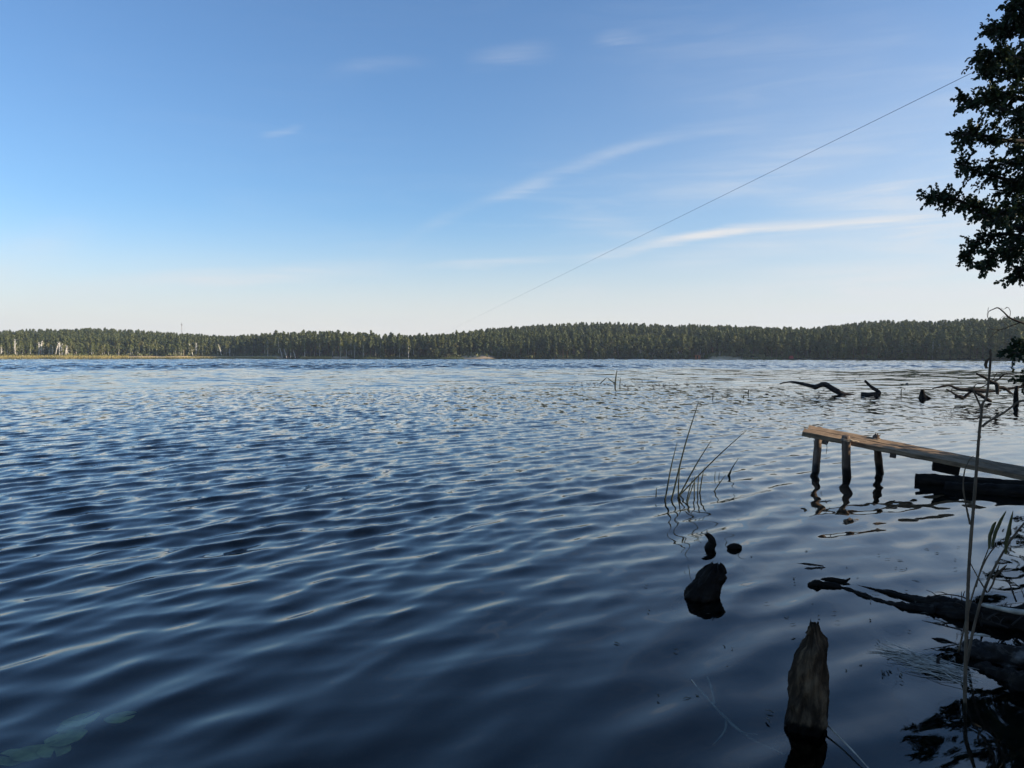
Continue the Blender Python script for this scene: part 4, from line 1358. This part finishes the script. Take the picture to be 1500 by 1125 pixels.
# ------------------------------------------------------------------ rushes, reeds, lily pads
def build_plants():
    def rush(label, loc_px, stems, m=M_RUSH):
        e = empty('rush_clump', water_pt(*loc_px), label, 'rushes')
        inv = Matrix.Translation(-e.location)
        for (bx, by, tx, ty, r) in stems:
            b = water_pt(bx, by); t = at(tx, ty, b.y + (hash((bx, ty)) % 7 - 3) * .03)
            mb = MB()
            mid = b.lerp(t, .55) + Vector((0, 0, .0)) + (t - b).cross(Vector((0, 1, 0))) * .015
            tube(mb, [b - (t - b) * .25, b, mid, t], [r, r, r * .8, r * .3], 6, sub=4)
            o = mb.build('stem', m, e); o.matrix_parent_inverse = inv
    S = []
    for s in [(974.5, 731, 992, 648, .011), (984, 731, 1023, 590, .012), (993.5, 728, 996, 684, .011), (994, 728, 1042, 645, .011), (995, 726, 1094, 630, .010),
              (1006, 733, 1015, 700, .009), (1017, 727, 1018, 697, .009), (1022, 726, 1024, 692, .009), (1025, 722, 1032, 684, .010), (1007, 736, 1020, 698, .009), (961, 726, 962, 714, .008)]:
        S.append(s)
    rush('clump of thin dark rushes with one tall stem and one bent low', (1000, 729), S)
    # broken stalk across the clump
    rush('small pair of thin leaning rush stalks beside the tall rush clump', (1055, 715),
         [(1046, 720, 1063, 696, .009), (1066, 697, 1082, 671, .009), (1068, 697, 1073, 684, .014), (1047, 701, 1048, 690, .006), (1053, 700, 1054, 692, .006)])
    rush('two faint bent stalks standing in the far lily field', (890, 563),
         [(901, 566, 904, 541, .05), (880, 561, 889, 553, .035), (900, 561, 889, 553, .035), (908, 565, 909, 553, .03)])
    # tall dry reed in front at right
    def reed(name, label, base, stems, leaves, m=M_REED, extra=None):
        e = empty(name, base, label, 'reed')
        inv = Matrix.Translation(-e.location)
        for pts, r0, r1 in stems:
            mb = MB(); n = len(pts)
            tube(mb, pts, [r0 + (r1 - r0) * i / (n - 1) for i in range(n)], 8, .12, 25, 1, True, 5)
            o = mb.build('stem', m, e); o.matrix_parent_inverse = inv
        for pts, w_, mm in leaves:
            mb = MB()
            P = [Vector(p) for p in pts]; n = len(P)
            # strap leaf: a folded ribbon
            Q = []
            for i in range(n - 1):
                for k in range(5):
                    Q.append(P[i].lerp(P[i + 1], k / 5))
            Q.append(P[-1]); N = len(Q)
            vs, fs = [], []
            for i, q in enumerate(Q):
                f = i / (N - 1); ww = w_ * (math.sin(math.pi * min(1, .12 + f * .88)) ** .7) * .5 + .0012
                vs += [tuple(q + Vector((-ww, 0, 0))), tuple(q + Vector((0, .25 * ww, 0))), tuple(q + Vector((ww, -.1 * ww, 0))), tuple(q + Vector((0, .25 * ww + .0015, 0)))]
            for i in range(N - 1):
                for k in range(4):
                    fs.append([i * 4 + k, i * 4 + (k + 1) % 4, i * 4 + 4 + (k + 1) % 4, i * 4 + 4 + k])
            mb.add(vs, fs)
            o = mb.build('leaf', mm, e); o.matrix_parent_inverse = inv
        return e, inv
    b = water_pt(1413, 1030); z = b.y
    A = lambda px, py, dz=0: at(px, py, z + dz)
    e, inv = reed('dry_reed', 'tall dry brown forked plant stem in front of the pier', b,
         [([A(1413, 1075), A(1413.5, 1010), A(1416, 920), A(1420, 820), A(1428, 720), A(1434, 640), A(1437, 612), A(1438, 598)], .0105, .0068),
          ([A(1438, 598), A(1440, 590), A(1445, 582), A(1448, 560), A(1450, 540), A(1451, 522)], .0068, .0065),
          ([A(1438, 600), A(1434, 590), A(1428, 577), A(1425, 570)], .0055, .0045),
          ([A(1439, 625), A(1447, 618), A(1468, 606), A(1482, 596), A(1491, 589), A(1502, 587)], .007, .005),
          ([A(1437, 640), A(1432, 645), A(1433, 652), A(1434, 668)], .004, .003),
          ([A(1421, 768), A(1415, 740), A(1411, 715), A(1413, 690), A(1420, 674), A(1426, 668)], .006, .0016)],
         [([A(1451, 524, -.01), A(1446, 527, -.01), A(1443.5, 534, -.01), A(1445, 540, -.01), A(1448, 538, -.01)], .016, M_REED),
          ([A(1425, 572), A(1420, 570), A(1428, 567)], .02, M_REED),
          ([A(1451.5, 523), A(1450.5, 516), A(1451, 511)], .012, M_REED)])
    b = water_pt(1408, 945); z2 = b.y - .25
    A2 = lambda px, py, dz=0: at(px, py, z2 + dz)
    reed('leaning_reed', 'leaning reed with broad pointed green leaves beside the tall dry stem', water_pt(1412, 1035),
         [([A2(1407, 1050), A2(1414, 990), A2(1424, 930), A2(1440, 870), A2(1455, 835), A2(1478, 795), A2(1502, 764)], .010, .006),
          ([A2(1404, 955), A2(1416, 905), A2(1428, 860), A2(1444, 820), A2(1458, 800)], .006, .004),
          ([A2(1446, 868), A2(1432, 845), A2(1422, 826)], .005, .003),
          ([A2(1430, 860), A2(1436, 835), A2(1448, 803), A2(1449, 790)], .004, .003)],
         [([A2(1449, 804, -.02), A2(1450, 785, -.02), A2(1456, 768, -.03), A2(1459, 764, -.03)], .022, M_REEDLEAF),
          ([A2(1453, 801, -.02), A2(1458, 780, -.03), A2(1466, 762, -.04), A2(1474, 748, -.05)], .022, M_REEDLEAF),
          ([A2(1473, 812, -.02), A2(1474, 795, -.03), A2(1479, 770, -.04), A2(1484, 748, -.05)], .022, M_REEDLEAF),
          ([A2(1455, 846, -.02), A2(1466, 836, -.03), A2(1475, 827, -.03)], .022, M_REED),
          ([A2(1447, 868, -.02), A2(1454, 856, -.02), A2(1464, 826, -.02)], .012, M_REED)])
    # submerged lily pads, bottom left
    def pad(name, c, r, tilt, rz, m, label, group=None, notch=True):
        mb = MB(); n = 40
        vs, fs = [(0, 0, 0)], []
        nz = .35 if notch else 0
        for j, rr in enumerate((.5, .85, 1.0)):
            for k in range(n + 1):
                a = nz / 2 + (2 * math.pi - nz) * k / n
                q = r * rr * (1 + .05 * math.sin(3 * a + rz) + .03 * math.sin(7 * a))
                vs.append((q * math.cos(a), q * math.sin(a) * .86, .02 * r * math.sin(5 * a) * rr + (.05 * r if rr == 1 else 0)))
        for k in range(n):
            fs.append([0, 1 + k, 2 + k])
            for j in (0, 1):
                i0 = 1 + j * (n + 1); i1 = i0 + n + 1
                fs.append([i0 + k, i1 + k, i1 + k + 1, i0 + k + 1])
        top = len(vs)
        vs2 = [(x, y, zz - .004) for x, y, zz in vs]
        fs2 = [[i + top for i in f][::-1] for f in fs]
        rim = [[1 + 2 * (n + 1) + k, top + 1 + 2 * (n + 1) + k, top + 2 + 2 * (n + 1) + k, 2 + 2 * (n + 1) + k] for k in range(n)]
        mb.add(vs + vs2, fs + fs2 + rim)
        o = mb.build(name, m)
        o.location = c; o.rotation_euler = (tilt[0], tilt[1], rz)
        return tag(o, label, 'lily pad', group)
    G = 'sunken lily pads'
    for px, py, zz, r, rz, lab in [(176, 1053, -.004, .075, .5, 'yellowish lily pad at the surface, apart from the other sunken ones'),
                                   (118, 1058, -.020, .10, 1.2, 'broad bright sunken lily pad next to the yellowish one'),
                                   (104, 1071, -.030, .075, 2.5, 'small sunken lily pad overlapping the broad bright one'),
                                   (97, 1088, -.036, .095, 4.0, 'round sunken lily pad in the middle of the string of pads'),
                                   (80, 1106, -.05, .085, 5.2, 'dim sunken lily pad below the round middle one'),
                                   (48, 1113, -.06, .10, 0.4, 'broad dim sunken lily pad between the dim one and the deepest'),
                                   (22, 1121, -.07, .09, 3.0, 'deepest sunken lily pad, partly cut off by the photo edge')]:
        p = water_pt(px, py, zz)
        pad('lily_pad', p, r, (.1 * math.sin(px), .1 * math.cos(py)), rz, M_PAD, lab, G)
    # far floating leaves: uncountable specks
    rng = np.random.default_rng(77)
    mb = MB()
    P = []
    for i in range(1100):
        u = rng.uniform()
        if u < .40:
            px = 915 + rng.normal() * 80; py = 563.5 + rng.normal() * 1.8
        elif u < .55:
            px = rng.uniform(725, 900); py = 562.5 + rng.normal() * .9
        elif u < .75:
            px = rng.uniform(1000, 1500); py = rng.uniform(556, 584)
        elif u < .985:
            px = rng.uniform(700, 1400); py = rng.uniform(546, 560)
        else:
            px = rng.uniform(360, 420); py = rng.uniform(547, 550)
        p = water_pt(px, py); P.append((p.x, p.y, .008 + .02 * rng.uniform()))
    P = np.array(P)
    n = len(P)
    an = rng.uniform(0, 6.28, n); r = rng.uniform(.05, .12, n)
    a = np.stack([np.cos(an) * r, np.sin(an) * r, rng.normal(size=n) * .10 * r], 1)
    b = np.stack([-np.sin(an) * r * .8, np.cos(an) * r * .8, rng.normal(size=n) * .10 * r], 1)
    mb.quads(np.stack([P - a, P - b, P + a, P + b], 1))
    o = mb.build('floating_leaves', M_PADDARK, None, False)
    tag(o, 'scattered floating leaves and weed specks on the calm water beyond the rushes', 'floating plants', None, 'stuff')
    # single stalks poking out of the lily field
    mb = MB()
    for px, py, h in [(1044, 585, 4), (1089, 583, 3), (1096, 578, 5), (1144, 579, 3), (1320, 577, 7), (1320, 589, 3), (1306, 580, 3), (1226, 550, 2), (368, 549, 2), (373, 549, 2), (395, 549, 2), (401, 549, 2)]:
        pass
    for px, py, h in [(1044, 585, 4.5), (1089, 583, 3), (1096, 578, 6), (1320, 579, 8), (1226, 551, 3)]:
        p = water_pt(px, py)
        mb = MB(); q = at(px + .4, py - h, p.y)
        tube(mb, [p - Vector((0, 0, .2)), p, p.lerp(q, .6), q, q + Vector((.05, 0, .03))], [.022, .022, .02, .03, .012], 6, .2, 6, px, True, 2)
        tag(mb.build('bud_stalk', M_RUSH), {1044: 'small bud stalk in the water just above the tall rush clump', 1089: 'short lower bud stalk near the tip of the long fallen branch', 1096: 'tall upper bud stalk near the tip of the long fallen branch',
             1320: 'thin bud stalk between the crooked branch and the lone stub', 1226: 'far bud stalk above the long fallen branch'}[px], 'stalk', 'bud stalks in the lily field')
build_plants()

# ------------------------------------------------------------------ the alder on the right bank
def leaf_mesh(mb, P, D, rng, size):
    """real leaf blades: eight-point outline folded along the midrib"""
    n = len(P)
    d = D + rng.normal(size=(n, 3)) * .55
    d[:, 2] -= .35
    d /= np.linalg.norm(d, axis=1, keepdims=True)
    nr = rng.normal(size=(n, 3)); nr[:, 2] += .9
    a = np.cross(d, nr); a /= np.linalg.norm(a, axis=1, keepdims=True) + 1e-9
    nn = np.cross(a, d)
    s = size * rng.uniform(.65, 1.2, (n, 1))
    fold = .22 * s * nn
    base, tip = P, P + d * s
    l1, l2 = P + d * s * .28 + a * s * .30 + fold, P + d * s * .68 + a * s * .33 + fold
    r1, r2 = P + d * s * .28 - a * s * .30 + fold, P + d * s * .68 - a * s * .33 + fold
    mid = P + d * s * .98
    mb.quads(np.stack([base, tip, l2, l1], 1))
    mb.quads(np.stack([base, r1, r2, tip], 1))

def leafy(name, label, trunk_pts, trunk_r, limbs, leaf_size, seed, m=M_ALDER, twigs=9, per=8, cat='tree', bare=(), spread=.34):
    rng = np.random.default_rng(seed)
    e = empty(name, trunk_pts[1], label, cat)
    inv = Matrix.Translation(-e.location)
    mb = MB(); tube(mb, trunk_pts, trunk_r, 12, .12, 3, seed, True, 5, .08)
    o = mb.build('trunk', M_DARKBARK, e); o.matrix_parent_inverse = inv
    lb, lf = MB(), MB()
    P, D = [], []
    for pts, r0 in limbs:
        Q = [Vector(p) for p in pts]
        n = len(Q)
        tube(lb, Q, [r0 * (1 - .85 * i / (n - 1)) + .003 for i in range(n)], 7, .1, 5, seed, True, 4)
        # dense sample along the limb
        C = []
        for i in range(n - 1):
            for k in range(6):
                C.append((Q[i].lerp(Q[i + 1], k / 6), (Q[i + 1] - Q[i]).normalized(), (i + k / 6) / (n - 1)))
        C.append((Q[-1], (Q[-1] - Q[-2]).normalized(), 1.0))
        L = sum((Q[i + 1] - Q[i]).length for i in range(n - 1))
        nt = int(twigs * L) + 4
        for j in range(nt):
            f = .25 + .75 * (j + rng.uniform()) / nt
            c, t, _ = C[min(int(f * (len(C) - 1)), len(C) - 1)]
            dv = np.array(t) * rng.uniform(.2, .9) + rng.normal(size=3) * .75
            dv /= np.linalg.norm(dv)
            ln = spread * rng.uniform(.5, 1.35) * (1.15 - .5 * f)
            p0 = np.array(c); p1 = p0 + dv * ln + np.array([0, 0, -.12 * ln])
            tube(lb, [tuple(p0), tuple((p0 + p1) / 2 + np.array([0, 0, .03])), tuple(p1)], [.006, .004, .002], 4)
            kk = per
            for q in range(kk):
                w = .15 + .85 * (q + rng.uniform()) / kk
                P.append(p0 + (p1 - p0) * w + rng.normal(size=3) * .012); D.append(dv)
    o = lb.build('branches', M_DARKBARK, e); o.matrix_parent_inverse = inv
    leaf_mesh(lf, np.array(P), np.array(D), rng, leaf_size)
    o = lf.build('foliage', m, e, False); o.matrix_parent_inverse = inv
    for nm, segs in bare:
        bb = MB()
        for pts, r0, r1 in segs:
            n = len(pts)
            tube(bb, pts, [r0 + (r1 - r0) * i / (n - 1) for i in range(n)], 6, .1, 12, seed, True, 4)
        o = bb.build(nm, M_DARKBARK, e); o.matrix_parent_inverse = inv
    return len(P)

def build_alder():
    T = [(11.0, 14.2, -.3), (10.9, 14.2, .3), (10.6, 14.1, 2.5), (10.2, 14.0, 5.0), (10.0, 14.0, 8.0), (9.9, 14.0, 11.0)]
    tr = [.22, .20, .16, .13, .09, .03]
    limbs = []
    rng = random.Random(2)
    def limb(z, pxs, r=.05, depth=14.0):
        """from the trunk at height z out to photo points (px, py, depth offset)"""
        i = 0
        t = np.interp(z, [p[2] for p in T], [p[0] for p in T])
        pts = [(float(t), 14.0, z)]
        for px, py, dd in pxs:
            pts.append(tuple(at(px, py, depth + dd)))
        limbs.append((pts, r))
    limb(3.6, [(1560, 345, .0), (1470, 330, -.1), (1420, 300, -.2), (1385, 288, -.2), (1358, 286, -.2)])
    limb(3.9, [(1540, 280, .3), (1470, 262, .4), (1430, 250, .4), (1402, 238, .3)])
    limb(4.4, [(1540, 220, -.4), (1470, 205, -.6), (1425, 195, -.6), (1408, 198, -.6)])
    limb(4.7, [(1540, 190, .2), (1480, 165, .2), (1435, 150, .2), (1406, 146, .2)])
    limb(5.2, [(1550, 140, .6), (1490, 115, .6), (1455, 100, .5), (1447, 100, .5)])
    limb(5.8, [(1550, 105, -.5), (1490, 85, -.6), (1455, 78, -.6), (1434, 82, -.6)])
    limb(6.2, [(1545, 70, .3), (1495, 45, .3), (1465, 38, .3), (1452, 46, .3)])
    limb(6.8, [(1560, 20, .1), (1515, 5, .1), (1488, 8, .1), (1484, 22, .1)])
    limb(3.2, [(1560, 370, .5), (1490, 345, .7), (1445, 345, .7), (1425, 362, .7), (1418, 380, .7)])
    limb(3.0, [(1560, 390, -.3), (1500, 365, -.5), (1460, 368, -.5), (1440, 390, -.5)])
    limb(2.9, [(1570, 410, .2), (1530, 385, .2), (1505, 388, .2), (1490, 400, .2)])
    limb(4.0, [(1560, 300, -.9), (1500, 300, -1.0), (1450, 315, -1.0), (1425, 300, -1.0)])
    limb(4.3, [(1560, 240, 1.0), (1500, 240, 1.2), (1450, 235, 1.2)])
    limb(3.5, [(1550, 320, 1.2), (1500, 310, 1.4), (1455, 318, 1.4)])
    limb(5.0, [(1560, 170, -1.1), (1510, 150, -1.2), (1470, 135, -1.2), (1450, 140, -1.2)])
    limb(5.6, [(1560, 110, 1.2), (1510, 100, 1.4), (1480, 85, 1.4)])
    # low leaves over the water at the edge of the picture
    limb(2.1, [(1590, 500, -.1), (1550, 510, -.2), (1515, 514, -.2), (1482, 517, -.2)], .018)
    limb(2.15, [(1590, 495, .2), (1550, 506, .3), (1510, 508, .3), (1474, 510, .3)], .018)
    limb(1.75, [(1590, 540, .2), (1560, 550, .2), (1520, 555, .2), (1495, 558, .2)], .015)
    # the part of the crown out of the picture
    for k in range(26):
        z = rng.uniform(3.2, 10.0); an = rng.uniform(-2.0, 2.0); l = rng.uniform(1.5, 3.2) * (1.25 - z / 14)
        x0 = float(np.interp(z, [p[2] for p in T], [p[0] for p in T]))
        b = (x0 + math.cos(an) * l, 14 + math.sin(an) * l, z + rng.uniform(.2, .9))
        if b[0] < .66 * b[1] + .2: continue
        limbs.append(([(x0, 14, z), (x0 + math.cos(an) * l * .5, 14 + math.sin(an) * l * .5, z + .35), b], .04))
    # more limbs on the picture side, behind and above, to close the crown
    for k in range(150):
        z = rng.uniform(3.45, 10.5); an = math.pi + rng.uniform(-1.1, 1.1); l = rng.uniform(.6, 1.75) * (1.0 if z < 5.2 else .72)
        x0 = float(np.interp(z, [p[2] for p in T], [p[0] for p in T]))
        limbs.append(([(x0, 14, z), (x0 + math.cos(an) * l * .5, 14 + math.sin(an) * l * .5, z + .25), (x0 + math.cos(an) * l, 14 + math.sin(an) * l, z + rng.uniform(-.45, .5))], .03))
    A = lambda px, py, d=13.6: at(px, py, d)
    bare = [('bare_twig', [([A(1560, 500), A(1520, 482), A(1500, 474), A(1480, 466), A(1470, 457), A(1462, 451), A(1455, 453), A(1448, 457), A(1447, 466)], .022, .004),
                           ([A(1447, 456), A(1448, 450), A(1446, 462), A(1449, 470)], .004, .002),
                           ([A(1479, 465), A(1480, 456), A(1476, 450), A(1472, 452)], .006, .003),
                           ([A(1476, 450), A(1470, 453), A(1466, 451)], .003, .002),
                           ([A(1478, 465), A(1470, 463), A(1465, 467)], .004, .002),
                           ([A(1495, 472), A(1480, 478), A(1465, 483), A(1452, 482), A(1447, 474)], .010, .003),
                           ([A(1465, 483), A(1455, 490), A(1447, 500)], .005, .002),
                           ([A(1478, 478), A(1470, 472), A(1462, 475)], .004, .002),
                           ([A(1485, 468), A(1476, 472), A(1466, 470)], .004, .002)])]
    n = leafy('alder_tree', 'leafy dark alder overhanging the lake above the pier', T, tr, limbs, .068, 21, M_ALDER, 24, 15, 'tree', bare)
    print('alder leaves', n)
    # unseen bank shrubs, added to shade the stumps and part of the pier
    def shrub(label, x, y, h, r, seed, n=22):
        rg = random.Random(seed)
        z0 = float(ground_z(x, y))
        L = []
        for k in range(n):
            an = rg.uniform(0, 6.28); rr = r * rg.uniform(.4, 1); hh = h * rg.uniform(.3, 1)
            L.append(([(x, y, z0), (x + math.cos(an) * rr * .5, y + math.sin(an) * rr * .5, z0 + hh * .6), (x + math.cos(an) * rr, y + math.sin(an) * rr, z0 + hh)], .03))
        leafy('shade_shrub', label, [(x, y, z0 - .2), (x, y, z0), (x, y + .1, z0 + h * .4), (x, y, z0 + h * .8)], [.07, .06, .05, .02], L, .10, seed, M_ALDER, 9, 8, 'shrub', (), .40)
    shrub('unseen leafy shrub added on the near bank to shade the rotten post', 7.0, 4.6, 3.4, 2.1, 5, 44)
    shrub('unseen leafy shrub added on the bank to shade the hooked stub', 9.2, 7.6, 3.6, 2.0, 6, 40)
    shrub('unseen low shrub added at the landward pier end to shade its boards', 9.5, 11.9, 1.35, .9, 7, 34)
    shrub('unseen low shrub added just before the plank pier to shade its boards', 9.1, 10.9, 1.35, .8, 8, 26)
build_alder()

# trees further along the right bank, out of the picture to the right
def bank_trees():
    rng = random.Random(12)
    for x, y in [(20, 4.5), (24, 5), (16, 4), (32, 20), (13, 2.5), (27, 24), (36, 36), (44, 44), (58, 60), (75, 76), (50, 33), (33, 27), (95, 92), (70, 50)]:
        BROAD.place(rng.randrange(4), x, y, rng.uniform(1.0, 1.5), rng.uniform(0, 6), 'leafy tree on the near bank of the lake', 'tree', 'leafy trees on the near bank')
bank_trees()

# ------------------------------------------------------------------ haze over the lake
def build_haze():
    mb = MB(); box(mb, (0, 0, 38), (4200, 4200, 86))
    m, g, out = mat('haze')
    v = g.n('ShaderNodeVolumePrincipled')
    v.inputs['Color'].default_value = (0.72, 0.85, 1.0, 1)
    v.inputs['Density'].default_value = 0.00012
    v.inputs['Anisotropy'].default_value = 0.2
    g.link(v.outputs[0], out.inputs['Volume'])
    o = mb.build('haze', m, None, False)
    tag(o, kind='stuff')
build_haze()
